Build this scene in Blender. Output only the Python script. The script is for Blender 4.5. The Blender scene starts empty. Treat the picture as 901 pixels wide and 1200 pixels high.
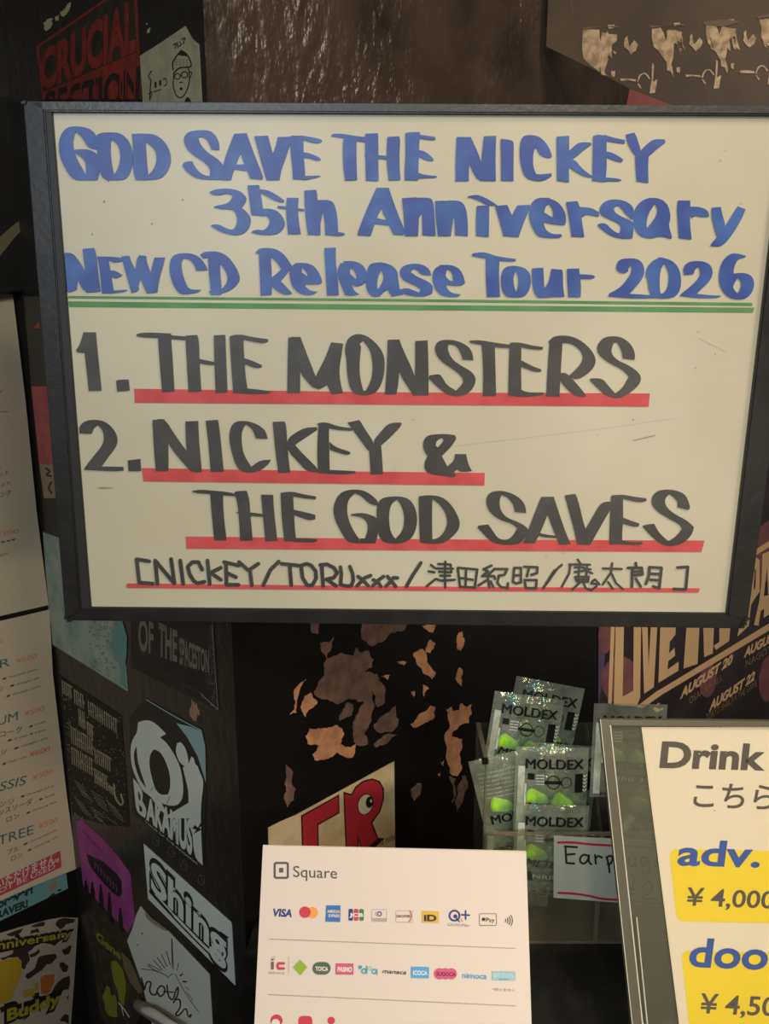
import bpy, bmesh, math, random
from mathutils import Vector, Matrix, noise
from mathutils.geometry import tessellate_polygon
random.seed(7)
S = bpy.context.scene
COL = bpy.context.collection

# ------------------------------------------------------------------ camera
F, CX, CY = 940.0, 450.5, 600.0
PITCH = math.radians(13.0)
CAM = Vector((0, 0, 1.58))
FWD = Vector((0, math.cos(PITCH), -math.sin(PITCH)))
UP = Vector((0, math.sin(PITCH), math.cos(PITCH)))
cd = bpy.data.cameras.new('camera'); co = bpy.data.objects.new('camera', cd); COL.objects.link(co)
cd.sensor_fit = 'VERTICAL'; cd.sensor_height = 36.0; cd.lens = F / 1200 * 36.0
cd.clip_start = 0.02
co.location = CAM; co.rotation_euler = (math.pi / 2 - PITCH, 0, 0)
S.camera = co

# ------------------------------------------------------------------ world, lights, exposure
w = bpy.data.worlds.new('room_dark'); S.world = w; w.use_nodes = True
w.node_tree.nodes['Background'].inputs[0].default_value = (0.55, 0.5, 0.42, 1)
w.node_tree.nodes['Background'].inputs[1].default_value = 0.22
S.view_settings.view_transform = 'Standard'; S.view_settings.look = 'None'
S.view_settings.gamma = 1.0; S.view_settings.exposure = 0.0
S.cycles.transparent_max_bounces = 48

def area(name, loc, target, size, power, col, spread=180):
    l = bpy.data.lights.new(name, 'AREA'); l.shape = 'DISK'; l.size = size; l.energy = power; l.color = col
    l.spread = math.radians(spread)
    o = bpy.data.objects.new(name, l); COL.objects.link(o); o.location = loc
    o.rotation_euler = (Vector(target) - Vector(loc)).to_track_quat('-Z', 'Y').to_euler()
    return o
area('warm_ceiling_lamp', (1.05, 0.05, 2.6), (0.6, 1.2, 1.1), 0.45, 15, (1.0, 0.84, 0.66))
area('counter_lamp', (0.30, -0.20, 2.25), (0.25, 0.72, 0.98), 0.16, 5.2, (1.0, 0.86, 0.70))
area('low_fill_light', (0.50, -0.30, 1.42), (0.2, 0.70, 0.92), 0.10, 1.05, (1.0, 0.87, 0.72), 80)  # added low fill, only there to brighten the price sheet and payment card
area('cool_stage_lamp', (-0.56, -1.18, 2.05), (-0.3, 0.8, 1.3), 0.5, 15, (0.76, 0.88, 1.0))

# ------------------------------------------------------------------ maths
def ray(x, y):
    return (FWD * F + Vector((1, 0, 0)) * (x - CX) + UP * (CY - y)).normalized()
class Plane:
    def __init__(s, p, n):
        s.p = Vector(p); s.n = Vector(n).normalized()
        if s.n.dot(CAM - s.p) < 0: s.n = -s.n
    def off(s, d): return Plane(s.p + s.n * d, s.n)
    def hit(s, x, y, d=0.0):
        r = ray(x, y); t = (s.p + s.n * d - CAM).dot(s.n) / r.dot(s.n)
        return CAM + r * t
def quadplane(q, scale_fn):
    """four photo corners of a parallelogram -> plane (scale fixed by scale_fn)"""
    r = [ray(*c) for c in q]
    M = Matrix(((r[1][0], -r[2][0], r[3][0]), (r[1][1], -r[2][1], r[3][1]), (r[1][2], -r[2][2], r[3][2])))
    d = M.inverted() @ r[0]
    P = [r[0], r[1] * d[0], r[2] * d[1], r[3] * d[2]]
    k = scale_fn(P)
    P = [CAM + p * k for p in P]
    return Plane(P[0], (P[1] - P[0]).cross(P[3] - P[0])), P

# ------------------------------------------------------------------ materials
def lin(c):
    return tuple(((v / 255) / 12.92 if v / 255 <= 0.04045 else ((v / 255 + 0.055) / 1.055) ** 2.4) for v in c) + (1,)
MATS = {}
def mat(name, rgb, rough=0.6, spec=0.3, noise_amt=0.0, noise_scale=40, rgb2=None, bump=0.0, bump_scale=200, coat=0.0, coat_rough=0.3, lo=0.4, hi=0.62):
    if name in MATS: return MATS[name]
    m = bpy.data.materials.new(name); m.use_nodes = True; nt = m.node_tree; b = nt.nodes['Principled BSDF']
    b.inputs['Base Color'].default_value = lin(rgb); b.inputs['Roughness'].default_value = rough
    b.inputs['Specular IOR Level'].default_value = spec
    b.inputs['Coat Weight'].default_value = coat; b.inputs['Coat Roughness'].default_value = coat_rough
    tc = nt.nodes.new('ShaderNodeTexCoord')
    if rgb2:
        n = nt.nodes.new('ShaderNodeTexNoise'); n.inputs['Scale'].default_value = noise_scale; n.inputs['Detail'].default_value = 6
        nt.links.new(tc.outputs['Object'], n.inputs['Vector'])
        r = nt.nodes.new('ShaderNodeValToRGB'); r.color_ramp.elements[0].color = lin(rgb); r.color_ramp.elements[1].color = lin(rgb2)
        r.color_ramp.elements[0].position = lo; r.color_ramp.elements[1].position = hi
        nt.links.new(n.outputs['Fac'], r.inputs['Fac']); nt.links.new(r.outputs['Color'], b.inputs['Base Color'])
    if bump:
        n2 = nt.nodes.new('ShaderNodeTexNoise'); n2.inputs['Scale'].default_value = bump_scale; n2.inputs['Detail'].default_value = 5
        nt.links.new(tc.outputs['Object'], n2.inputs['Vector'])
        bp = nt.nodes.new('ShaderNodeBump'); bp.inputs['Strength'].default_value = bump; bp.inputs['Distance'].default_value = 0.002
        nt.links.new(n2.outputs['Fac'], bp.inputs['Height']); nt.links.new(bp.outputs['Normal'], b.inputs['Normal'])
    MATS[name] = m; return m
def ink(name, rgb, rough=0.55, **k): return mat(name, rgb, rough, 0.25, **k)
def clear(name, tint, gloss_col, fac_gloss, milk_col, fac_milk, rough=0.12, bump=0.0, bump_scale=90):
    m = bpy.data.materials.new(name); m.use_nodes = True; nt = m.node_tree; nt.nodes.remove(nt.nodes['Principled BSDF'])
    out = nt.nodes['Material Output']
    t = nt.nodes.new('ShaderNodeBsdfTransparent'); t.inputs[0].default_value = lin(tint)
    g = nt.nodes.new('ShaderNodeBsdfGlossy'); g.inputs['Color'].default_value = lin(gloss_col); g.inputs['Roughness'].default_value = rough
    d = nt.nodes.new('ShaderNodeBsdfDiffuse'); d.inputs[0].default_value = lin(milk_col)
    m1 = nt.nodes.new('ShaderNodeMixShader'); m1.inputs[0].default_value = fac_milk
    m2 = nt.nodes.new('ShaderNodeMixShader'); m2.inputs[0].default_value = fac_gloss
    nt.links.new(t.outputs[0], m1.inputs[1]); nt.links.new(d.outputs[0], m1.inputs[2])
    nt.links.new(m1.outputs[0], m2.inputs[1]); nt.links.new(g.outputs[0], m2.inputs[2]); nt.links.new(m2.outputs[0], out.inputs[0])
    if bump:
        tc = nt.nodes.new('ShaderNodeTexCoord'); n2 = nt.nodes.new('ShaderNodeTexNoise'); n2.inputs['Scale'].default_value = bump_scale; n2.inputs['Detail'].default_value = 3
        nt.links.new(tc.outputs['Object'], n2.inputs['Vector'])
        bp = nt.nodes.new('ShaderNodeBump'); bp.inputs['Strength'].default_value = bump; bp.inputs['Distance'].default_value = 0.004
        nt.links.new(n2.outputs['Fac'], bp.inputs['Height']); nt.links.new(bp.outputs['Normal'], g.inputs['Normal'])
    return m

# ------------------------------------------------------------------ object helpers
def link(name, me, m=None, parent=None):
    o = bpy.data.objects.new(name, me); COL.objects.link(o)
    if m is not None and me is not None: me.materials.append(m)
    if parent is not None:
        o.parent = parent; o.matrix_parent_inverse = parent.matrix_basis.inverted()
    return o
def tag(o, label, cat, group=None):
    o['label'] = label; o['category'] = cat
    if group: o['group'] = group
    return o
def thing(name, loc, label, cat, group=None):
    o = bpy.data.objects.new(name, None); COL.objects.link(o); o.location = loc; o.empty_display_size = 0.02
    return tag(o, label, cat, group)
def me_from(verts, faces, name='mesh'):
    me = bpy.data.meshes.new(name); me.from_pydata([tuple(v) for v in verts], [], faces); me.update(); return me
def slab(name, pts, plane, front, back, m, parent=None, bevel=0.0, curl=None):
    """polygon given in photo pixels, lying on a world plane, with real thickness"""
    f = [plane.hit(x, y, front) for x, y in pts]
    b = [p - plane.n * (front + back) for p in f]
    n = len(f); tris = tessellate_polygon([f])
    bm = bmesh.new(); vf = [bm.verts.new(p) for p in f]; vb = [bm.verts.new(p) for p in b]
    if n <= 4:
        bm.faces.new(vf); bm.faces.new(vb[::-1])
    else:
        for t in tris:
            bm.faces.new([vf[i] for i in t]); bm.faces.new([vb[i] for i in reversed(t)])
    for i in range(n):
        j = (i + 1) % n; bm.faces.new([vf[j], vf[i], vb[i], vb[j]])
    bmesh.ops.recalc_face_normals(bm, faces=bm.faces)
    if bevel:
        bmesh.ops.bevel(bm, geom=list(bm.edges), offset=bevel, segments=2, affect='EDGES')
    me = bpy.data.meshes.new(name); bm.to_mesh(me); bm.free()
    return link(name, me, m, parent)

_tc = {}
def glyphs(body, bold=0.0, shear=0.0):
    key = (body, bold, shear)
    if key in _tc: return _tc[key]
    c = bpy.data.curves.new('t', 'FONT'); c.body = body; c.offset = bold; c.shear = shear; c.resolution_u = 4
    o = bpy.data.objects.new('t', c); COL.objects.link(o)
    dg = bpy.context.evaluated_depsgraph_get(); dg.update()
    me = bpy.data.meshes.new_from_object(o.evaluated_get(dg))
    v = [(p.co.x, p.co.y) for p in me.vertices]; f = [tuple(p.vertices) for p in me.polygons]
    bpy.data.objects.remove(o); bpy.data.curves.remove(c); bpy.data.meshes.remove(me)
    _tc[key] = (v, f); return _tc[key]

def soften(pts, it=2):
    for _ in range(it):
        o = []; n = len(pts)
        for i in range(n):
            a, b, c = Vector(pts[i - 1]), Vector(pts[i]), Vector(pts[(i + 1) % n])
            u, v = b - a, c - b
            if u.length > 1e-6 and v.length > 1e-6 and u.angle(v) < math.radians(58):
                o.append(tuple(b.lerp(a, .25))); o.append(tuple(b.lerp(c, .25)))
            else: o.append(tuple(b))
        pts = o
    return pts
class Art:
    """flat print lying on a plane: collects shapes per material, then one mesh each"""
    def __init__(s, plane, base=0.0006, ox=0, oy=0, sc=1.0):
        s.pl = plane; s.base = base; s.d = {}; s.crop(ox, oy, sc); s.order = []
    def crop(s, ox, oy, sc): s.ox, s.oy, s.sc = ox, oy, sc; return s
    def px(s, p): return (s.ox + p[0] / s.sc, s.oy + p[1] / s.sc)
    def _add(s, key, vpx, faces):
        if key not in s.d: s.d[key] = ([], []); s.order.append(key)
        V, Fc = s.d[key]; o = len(V); s.nadd = getattr(s, 'nadd', 0) + 1; lf = (s.nadd % 14) * 9e-6; V.extend([(q[0], q[1], lf) for q in vpx]); Fc.extend([tuple(i + o for i in f) for f in faces])
    def poly(s, key, *loops, raw=False):
        if getattr(s, 'soft', False): loops = [soften(l) for l in loops]
        L = [[Vector((x, y, 0)) for x, y in (l if raw else [s.px(p) for p in l])] for l in loops]
        flat = [(v.x, v.y) for l in L for v in l]
        s._add(key, flat, [tuple(t) for t in tessellate_polygon(L)])
    def stroke(s, key, pts, wd, smooth=True):
        """marker line: rounded, width in crop units"""
        P = [Vector(p) for p in pts]
        if smooth and len(P) > 2:
            Q = []
            for i in range(len(P) - 1):
                a, b, c, d = P[max(i - 1, 0)], P[i], P[i + 1], P[min(i + 2, len(P) - 1)]
                for k in range(4):
                    t = k / 4
                    Q.append(0.5 * ((2 * b) + (c - a) * t + (2 * a - 5 * b + 4 * c - d) * t * t + (3 * b - a - 3 * c + d) * t ** 3))
            Q.append(P[-1]); P = Q
        for i in range(len(P) - 1):
            a, b = P[i], P[i + 1]; dvec = b - a
            if dvec.length < 1e-6: continue
            n = Vector((-dvec.y, dvec.x)).normalized() * wd / 2
            s.poly(key, [a + n, b + n, b - n, a - n])
        for p in (P if len(P) > 2 else [P[0], P[-1]]):
            s.circ(key, p[0], p[1], wd / 2, n=8)
    def circ(s, key, x, y, r, n=20, ry=None, rot=0.0, hole=0):
        ry = ry or r
        def ring(k): return [(x + math.cos(a) * r * k * math.cos(rot) - math.sin(a) * ry * k * math.sin(rot), y + math.cos(a) * r * k * math.sin(rot) + math.sin(a) * ry * k * math.cos(rot)) for a in [2 * math.pi * i / n for i in range(n)]]
        if hole:
            A, B = ring(1), ring(hole); v = [s.px(p) for p in A + B]
            s._add(key, v, [(i, (i + 1) % n, n + (i + 1) % n, n + i) for i in range(n)])
        else: s._add(key, [s.px(p) for p in ring(1)], [tuple(range(n))])
    def rect(s, key, x0, y0, x1, y1, sl=0.0):
        s.poly(key, [(x0, y0), (x1, y0 + sl * (x1 - x0)), (x1, y1 + sl * (x1 - x0)), (x0, y1)])
    def txt(s, key, body, x0, y0, x1, y1, h, h1=None, ux=0.0, bold=0.0, shear=0.0):
        """text on a baseline (x0,y0)-(x1,y1), cap height h at the left, h1 at the right, ux = lean of the uprights"""
        V, Fc = glyphs(body, bold, shear); h1 = h if h1 is None else h1
        a = min(v[0] for v in V); b = max(v[0] for v in V); cap = 0.73
        out = []
        for gx, gy in V:
            t = (gx - a) / (b - a); hh = (h + (h1 - h) * t) * gy / cap
            out.append(s.px((x0 + (x1 - x0) * t + ux * hh, y0 + (y1 - y0) * t - hh)))
        s._add(key, out, Fc)
    def build(s, parent, names, step=0.00014):
        """names: key -> (object name, material, label or None); drawn in order of first use"""
        for i, key in enumerate(s.order):
            nm, m, lab = names[key]; V, Fc = s.d[key]
            me = me_from([s.pl.hit(x, y, s.base + step * i + lf) for x, y, lf in V], Fc, nm)
            bm = bmesh.new(); bm.from_mesh(me)
            for f in bm.faces:
                f.normal_update()
                if f.normal.dot(s.pl.n) < 0: f.normal_flip()
            bm.to_mesh(me); bm.free()
            o = link(nm, me, m, parent)
            if lab: o['label'] = lab
            if nm in ('dots', 'scuffs', 'speckle', 'smudge', 'drip', 'small_text', 'print_shadow'): o['kind'] = 'stuff'

def box(name, lo, hi, m, parent=None, bevel=0.0):
    bm = bmesh.new(); bmesh.ops.create_cube(bm, size=1)
    for v in bm.verts: v.co = Vector([lo[i] + (v.co[i] + 0.5) * (hi[i] - lo[i]) for i in range(3)])
    if bevel: bmesh.ops.bevel(bm, geom=list(bm.edges), offset=bevel, segments=2, affect='EDGES')
    me = bpy.data.meshes.new(name); bm.to_mesh(me); bm.free(); return link(name, me, m, parent)

# ------------------------------------------------------------------ setting: a pillar corner, the wall behind, the counter
HOR = CY - F * math.tan(PITCH)                       # horizon row
def hdir(vpx):                                       # horizontal direction whose vanishing point is (vpx, horizon)
    r = ray(vpx, HOR); return Vector((r.x, r.y, 0)).normalized()
COUNTER = CAM.z - 0.68
r0 = ray(265, 600); CORNER = Vector((CAM.x + r0.x / r0.y * 0.80, 0.80, 0))
DR = hdir(1450); DL = hdir(-480)
PR = Plane(CORNER, Vector((-DR.y, DR.x, 0)))         # pillar face running away to the right
PL = Plane(CORNER, Vector((-DL.y, DL.x, 0)))         # pillar face running away to the left
cc = PL.hit(46, 600); INNER = Vector((cc.x, cc.y, 0))
PW = Plane(INNER, Vector((-DR.y, DR.x, 0)))          # far-left wall, coming towards the camera on the left
print('corner', CORNER, 'inner', INNER, 'PR hit 700', PR.hit(700, 600))

def wall_mat(name, dark, lumpy, brown=None):
    m = bpy.data.materials.new(name); m.use_nodes = True; nt = m.node_tree; b = nt.nodes['Principled BSDF']; L = nt.links.new
    tc = nt.nodes.new('ShaderNodeTexCoord')
    mp = nt.nodes.new('ShaderNodeMapping'); mp.inputs['Scale'].default_value = (1, 1, 0.6); L(tc.outputs['Object'], mp.inputs['Vector'])
    n = nt.nodes.new('ShaderNodeTexNoise'); n.inputs['Scale'].default_value = 60; n.inputs['Detail'].default_value = 3; L(mp.outputs[0], n.inputs['Vector'])
    bp = nt.nodes.new('ShaderNodeBump'); bp.inputs['Distance'].default_value = 0.009; L(n.outputs['Fac'], bp.inputs['Height']); L(bp.outputs[0], b.inputs['Normal'])
    bp.inputs['Strength'].default_value = lumpy
    r = nt.nodes.new('ShaderNodeValToRGB'); r.color_ramp.elements[0].color = lin(dark); r.color_ramp.elements[1].color = lin(tuple(min(255, int(v * 1.35) + 4) for v in dark))
    n3 = nt.nodes.new('ShaderNodeTexNoise'); n3.inputs['Scale'].default_value = 9; n3.inputs['Detail'].default_value = 8; L(tc.outputs['Object'], n3.inputs['Vector']); L(n3.outputs['Fac'], r.inputs['Fac'])
    col = r.outputs[0]
    if brown:
        sx = nt.nodes.new('ShaderNodeSeparateXYZ'); L(tc.outputs['Object'], sx.inputs[0])
        mr = nt.nodes.new('ShaderNodeMapRange'); mr.inputs[1].default_value = 1.45; mr.inputs[2].default_value = 1.62; L(sx.outputs['Z'], mr.inputs[0])
        mx = nt.nodes.new('ShaderNodeMixRGB'); L(mr.outputs[0], mx.inputs[0]); L(col, mx.inputs[1])
        r2 = nt.nodes.new('ShaderNodeValToRGB'); r2.color_ramp.elements[0].color = lin(tuple(int(v * .55) for v in brown)); r2.color_ramp.elements[1].color = lin(brown)
        r2.color_ramp.elements[0].position = .35; r2.color_ramp.elements[1].position = .6
        L(n3.outputs['Fac'], r2.inputs['Fac']); L(r2.outputs[0], mx.inputs[2]); col = mx.outputs[0]
        ml = nt.nodes.new('ShaderNodeMapRange'); ml.inputs[1].default_value = 1.45; ml.inputs[2].default_value = 1.62; ml.inputs[3].default_value = lumpy * 0.25; ml.inputs[4].default_value = 1.0
        L(sx.outputs['Z'], ml.inputs[0])
        n4 = nt.nodes.new('ShaderNodeTexNoise'); n4.inputs['Scale'].default_value = 7; n4.inputs['Detail'].default_value = 3; L(tc.outputs['Object'], n4.inputs['Vector'])
        m4 = nt.nodes.new('ShaderNodeMapRange'); m4.inputs[1].default_value = .38; m4.inputs[2].default_value = .62; m4.inputs[3].default_value = .12; m4.inputs[4].default_value = .85; L(n4.outputs['Fac'], m4.inputs[0])
        mm = nt.nodes.new('ShaderNodeMath'); mm.operation = 'MULTIPLY'; L(ml.outputs[0], mm.inputs[0]); L(m4.outputs[0], mm.inputs[1]); L(mm.outputs[0], bp.inputs['Strength'])
    L(col, b.inputs['Base Color']); b.inputs['Roughness'].default_value = 0.3; b.inputs['Specular IOR Level'].default_value = 0.35
    return m
def wall(name, a, b, nrm, th, z0, z1, m, mitre=1.0):
    a = Vector(a); b = Vector(b); o = -Vector(nrm) * th
    q = [a, b, b + o, a + o + (b - a).normalized() * th * mitre]
    v = [Vector((p.x, p.y, z0)) for p in q] + [Vector((p.x, p.y, z1)) for p in q]
    ob = link(name, me_from(v, [(3, 2, 1, 0), (4, 5, 6, 7), (0, 1, 5, 4), (1, 2, 6, 5), (2, 3, 7, 6), (3, 0, 4, 7)], name), m)
    ob['kind'] = 'structure'; return ob
WR = wall('wall_right', CORNER, CORNER + DR * 2.6, PR.n, 0.12, 0, 2.9, wall_mat('black_and_brown_paint', (17, 14, 13), 0.5, (66, 52, 42)))
WL = wall('wall_left', CORNER, INNER, PL.n, 0.12, 0, 2.9, wall_mat('black_paint', (30, 28, 25), 0.12))
WF = wall('wall_back', INNER, INNER - DR * 0.62, PW.n, 0.12, 0, 2.9, wall_mat('black_side_paint', (16, 15, 14), 0.1), 0.0)
fl = box('floor', (-2.2, -2.2, -0.05), (2.6, 2.8, 0.0), mat('dark_floor', (40, 36, 33), 0.5, rgb2=(55, 50, 45), bump=0.2)); fl['kind'] = 'structure'

# peeled paint on the right face
def jag(pts, it=3, amp=0.15):
    for _ in range(it):
        q = []
        for i in range(len(pts)):
            a, b = Vector(pts[i]), Vector(pts[(i + 1) % len(pts)]); d = b - a
            q.append(tuple(a)); q.append(tuple((a + b) / 2 + Vector((-d.y, d.x)) * random.uniform(-amp, amp)))
        pts = q
    return pts
plaster_o = mat('bare_plaster_orange', (205, 142, 98), 0.75, rgb2=(176, 120, 84), noise_scale=60, bump=0.4)
plaster_g = mat('bare_plaster_dull', (120, 92, 74), 0.75, rgb2=(96, 73, 60), noise_scale=60, bump=0.4)
dull = [[(430,30),(600,30),(590,60),(540,70),(470,120),(430,90)], [(235,30),(275,32),(265,75),(240,65)], [(275,110),(310,105),(325,85),(315,130),(300,165),(280,140)],
 [(300,165),(350,145),(400,155),(410,125),(420,140),(455,135),(475,170),(470,200),(440,215),(490,225),(500,255),(520,280),(520,330),(490,350),(485,310),(470,290),(468,400),(440,450),(455,490),(410,490),(400,440),(410,380),(440,330),(400,320),(340,340),(300,320),(255,305),(250,290),(290,230),(290,200)],
 [(370,335),(400,340),(395,380),(345,400)], [(500,390),(560,345),(570,400),(540,445),(500,448),(475,420)], [(475,490),(540,450),(565,455),(520,490),(480,500)],
 [(615,660),(650,635),(655,660),(630,705)], [(145,565),(170,590),(165,630),(182,660),(175,700),(150,728),(140,700),(140,640)], [(760,610),(785,620),(780,700),(770,710)], [(810,610),(825,610),(815,690),(790,748),(785,700)]]
orange = [[(205,255),(222,245),(190,310),(185,370),(160,378),(180,280)], [(215,310),(240,295),(265,330),(220,388),(200,350)],
 [(410,490),(395,540),(340,520),(300,545),(255,550),(245,530),(270,495),(230,490),(220,460),(235,430),(300,430),(340,418),(365,450),(350,490),(370,500)],
 [(655,42),(710,42),(700,70)], [(690,95),(708,110),(690,145),(672,145)], [(625,150),(660,130),(710,220),(695,245),(640,190)], [(660,265),(685,280),(665,310)],
 [(615,415),(660,370),(690,345),(708,350),(705,390),(660,415),(625,428)], [(790,80),(810,65),(820,100),(805,140),(790,130)], [(800,200),(812,210),(808,270),(785,245)],
 [(750,360),(770,350),(775,365),(800,360),(808,335),(825,350),(845,340),(835,410),(800,420),(770,460),(810,470),(800,520),(808,570),(790,610),(765,600),(750,530),(765,420)],
 [(730,560),(742,552),(738,572)], [(718,605),(728,598),(726,612)], [(618,293),(632,290),(628,312)], [(503,235),(538,228),(530,247)], [(565,178),(600,180),(590,192)]]
for grp, m in ((dull, plaster_g), (orange, plaster_o)):
    for p in grp:
        q = [(290 + x / 3.218, 720 + y / 3.218) for x, y in jag(p)]
        slab('plaster_patch', q, PR, 0.0006, 0.0, m, WR)
for p in ([(558,715),(575,735),(580,760),(600,740),(628,820),(625,850),(600,830),(595,900),(570,890),(540,800)],):
    slab('plaster_patch', [(150 + x / 7.5, 725 + y / 7.5) for x, y in jag(p, 1)], PL, 0.0006, 0, mat('plaster_pink', (150, 112, 92), 0.8), WL)

# counter top, ends at the pillar corner
blk = mat('black_counter', (20, 19, 18), 0.38, 0.4, rgb2=(44, 40, 37), noise_scale=35, lo=0.5, hi=0.8, bump=0.15, bump_scale=120)
cv = [CORNER + Vector((-0.01, -0.32, 0)), CORNER + Vector((1.15, -0.32, 0)), CORNER + Vector((1.15, 0.105, 0)), CORNER + DR * 0.15 + PR.n * 0.004, CORNER + DR * 0.01 + PR.n * 0.004]
def prism(name, pts, z0, z1, m, parent=None):
    n = len(pts); v = [Vector((p.x, p.y, z0)) for p in pts] + [Vector((p.x, p.y, z1)) for p in pts]
    f = [tuple(reversed(range(n))), tuple(range(n, 2 * n))] + [(i, (i + 1) % n, n + (i + 1) % n, n + i) for i in range(n)]
    return link(name, me_from(v, f, name), m, parent)
ct = thing('counter', (CORNER.x + .5, CORNER.y - .2, 0), 'black scratched counter top below the payment card and the earplug case', 'counter')
prism('counter_top', cv, COUNTER - 0.035, COUNTER, blk, ct)
cb = [cv[0] + Vector((0.03, 0.03, 0)), cv[1] + Vector((-0.03, 0.03, 0)), cv[2] + Vector((-0.03, -0.03, 0)), cv[3] + Vector((0.03, -0.03, 0)), cv[4] + Vector((0.02, -0.03, 0))]
prism('counter_body', cb, 0.0, COUNTER - 0.035, mat('counter_body_black', (24, 22, 21), 0.5), ct)

# ------------------------------------------------------------------ the whiteboard
BQ = [(59.5, 130), (921, 134), (852, 720), (106, 713)]
PB, BP = quadplane(BQ, lambda P: 0.745 / (sum(p.y for p in P) / 4))
print('board', [tuple(round(c, 3) for c in p) for p in BP], 'n', PB.n)
wb = thing('whiteboard', BP[3], 'large black framed whiteboard lettered in blue and black marker', 'whiteboard')
board_m = mat('board_face', (196, 188, 160), 0.42, 0.4, rgb2=(203, 196, 168), noise_scale=7, coat=0.35, coat_rough=0.42)
bpanel = slab('board_panel', [(56, 126), (926, 130), (855, 724), (103, 717)], PB, 0.0, 0.004, board_m, wb)
tape = mat('black_frame_tape', (27, 26, 25), 0.42, 0.45, rgb2=(36, 34, 32), noise_scale=30, bump=0.12, bump_scale=150)
lip = mat('frame_lip', (44, 43, 41), 0.5, 0.4)
FR = 0.005
slab('frame_bar', [(27, 118), (51, 118.5), (94.5, 716), (76, 727)], PB, FR, 0.008, tape, wb, 0.0012)
slab('frame_lip', [(51.5, 121), (60.5, 128), (106.5, 714), (95, 716)], PB, FR * .55, 0.008, lip, wb, 0.0006)['label'] = 'narrow inner lip of the left frame bar'
slab('frame_bar', [(30, 118.5), (960, 124), (956, 134.6), (51.5, 130.3)], PB, FR, 0.008, mat('frame_top_grey', (58, 60, 58), 0.4, 0.5, bump=0.2), wb, 0.0012)
slab('frame_bar', [(94.5, 713.5), (869, 721), (874, 737), (76, 727.5)], PB, FR, 0.008, tape, wb, 0.0012)
slab('frame_bar', [(921, 133), (958, 125), (876, 731), (852, 721)], PB, FR, 0.008, tape, wb, 0.0012)
slab('frame_lip', [(106, 711.5), (853, 718.5), (853, 721.5), (104, 714.5)], PB, FR * .45, 0.008, lip, wb)
fr = []
for cx, cy in ((80, 727), (873, 731), (28, 120), (871, 734), (78, 724), (875, 725)):
    p = [(cx + math.cos(a) * random.uniform(1.2, 4.6), cy + math.sin(a) * random.uniform(1.2, 4.6)) for a in [i * 0.785 for i in range(8)]]
    slab('tape_fray', p, PB, 0.0068, 0.0, tape, wb)
A = Art(PB, 0.00035)
# green rules and red underlines
A.crop(0, 0, 1)
A.poly('green', [(80,346.7),(480,350.4),(881,354.8),(882,358.4),(480,353.4),(80,349.6)])
A.poly('green2', [(80,353.1),(480,357.3),(884,360.5),(882,366.3),(480,363.2),(81,359.6)])
A.poly('red1', [(157.2,455.5),(450,459.6),(761.5,461),(760,476.6),(450,474.2),(158,472)])
A.poly('red2', [(166,548.4),(400,552.3),(568,554.2),(567.5,569),(400,567),(168,564.2)])
A.poly('red3', [(217.5,628.6),(500,632),(825.5,633.5),(822,647),(500,645.2),(218.5,643)])
A.poly('red4', [(150,683.6),(480,687.2),(820,689.4),(818.5,694.4),(480,692.4),(150,689)])
A.circ('red4', 150.5, 686.3, 2.6)
K = 4.505
def P(col, ox, oy, s):
    A.crop(ox, oy, K)
    if col != 'ghost': col = col + str(oy)
    for line in s.strip().split('\n'):
        loops = [[tuple(map(float, q.split(','))) for q in l.split()] for l in line.strip().split('/')]
        A.soft = True; A.poly(col, *loops); A.soft = False
P('blue', 60, 140, '''242,90 210,50 150,35 85,38 52,75 38,130 45,200 75,262 115,320 185,320 182,290 135,210 115,150 115,110 128,65 160,90 195,150 240,158
120,160 165,155 215,162 250,190 258,260 245,320 180,320 185,250 175,210 120,172
240,80 270,68 330,68 315,110 312,160 318,230 330,285 325,300 340,320 290,320 265,300 250,260 240,160
300,68 350,68 385,85 415,120 430,180 430,240 410,300 380,320 290,320 330,292 350,265 366,210 362,160 345,125 315,105
425,75 500,75 498,130 505,230 512,292 500,320 445,318 430,260 432,150
425,75 525,73 570,90 610,130 632,190 630,240 605,290 565,318 445,318 510,295 540,265 558,215 550,160 500,118 470,100''')
P('blue', 210, 140, '''212,162 170,158 150,110 120,90 100,95 110,130 150,175 200,205 235,240 245,280 235,318 160,318 90,312 35,275 15,240 30,222 68,220 85,255 120,290 160,300 165,265 140,230 60,180 30,140 22,95 45,65 100,55 160,57 190,80 210,120
290,75 355,75 350,120 322,180 280,290 275,320 225,320 230,240 260,150
290,75 355,72 380,140 410,220 443,300 440,318 375,312 350,250 322,180 310,120
285,238 375,235 385,275 280,262
395,88 468,85 480,130 495,185 515,240 530,300 530,320 460,320 445,270 410,140
520,92 590,90 590,120 560,210 540,260 528,320 470,320 490,190 510,140
590,85 655,85 655,180 662,250 665,318 600,315 597,250 585,150
600,85 655,85 745,102 755,112 745,125 700,122 650,105
650,172 690,178 745,202 748,215 725,217 690,205 655,200
655,298 740,295 748,300 700,312 660,320''')
P('blue', 370, 140, '''82,80 95,74 150,76 215,88 262,92 262,120 215,112 150,98 85,88
148,85 215,90 214,200 218,320 155,322 145,250 142,150
260,75 328,72 330,150 330,250 332,325 265,322 262,200
260,182 380,192 378,212 260,196
378,92 440,88 446,110 440,200 447,320 385,322 375,240 373,180
472,72 500,66 550,66 545,150 542,240 540,322 470,320 468,280 475,180
548,80 630,92 632,108 600,108 548,100
545,160 580,170 615,200 624,215 612,220 575,212 543,195
540,280 570,292 638,298 638,306 540,312''')
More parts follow.
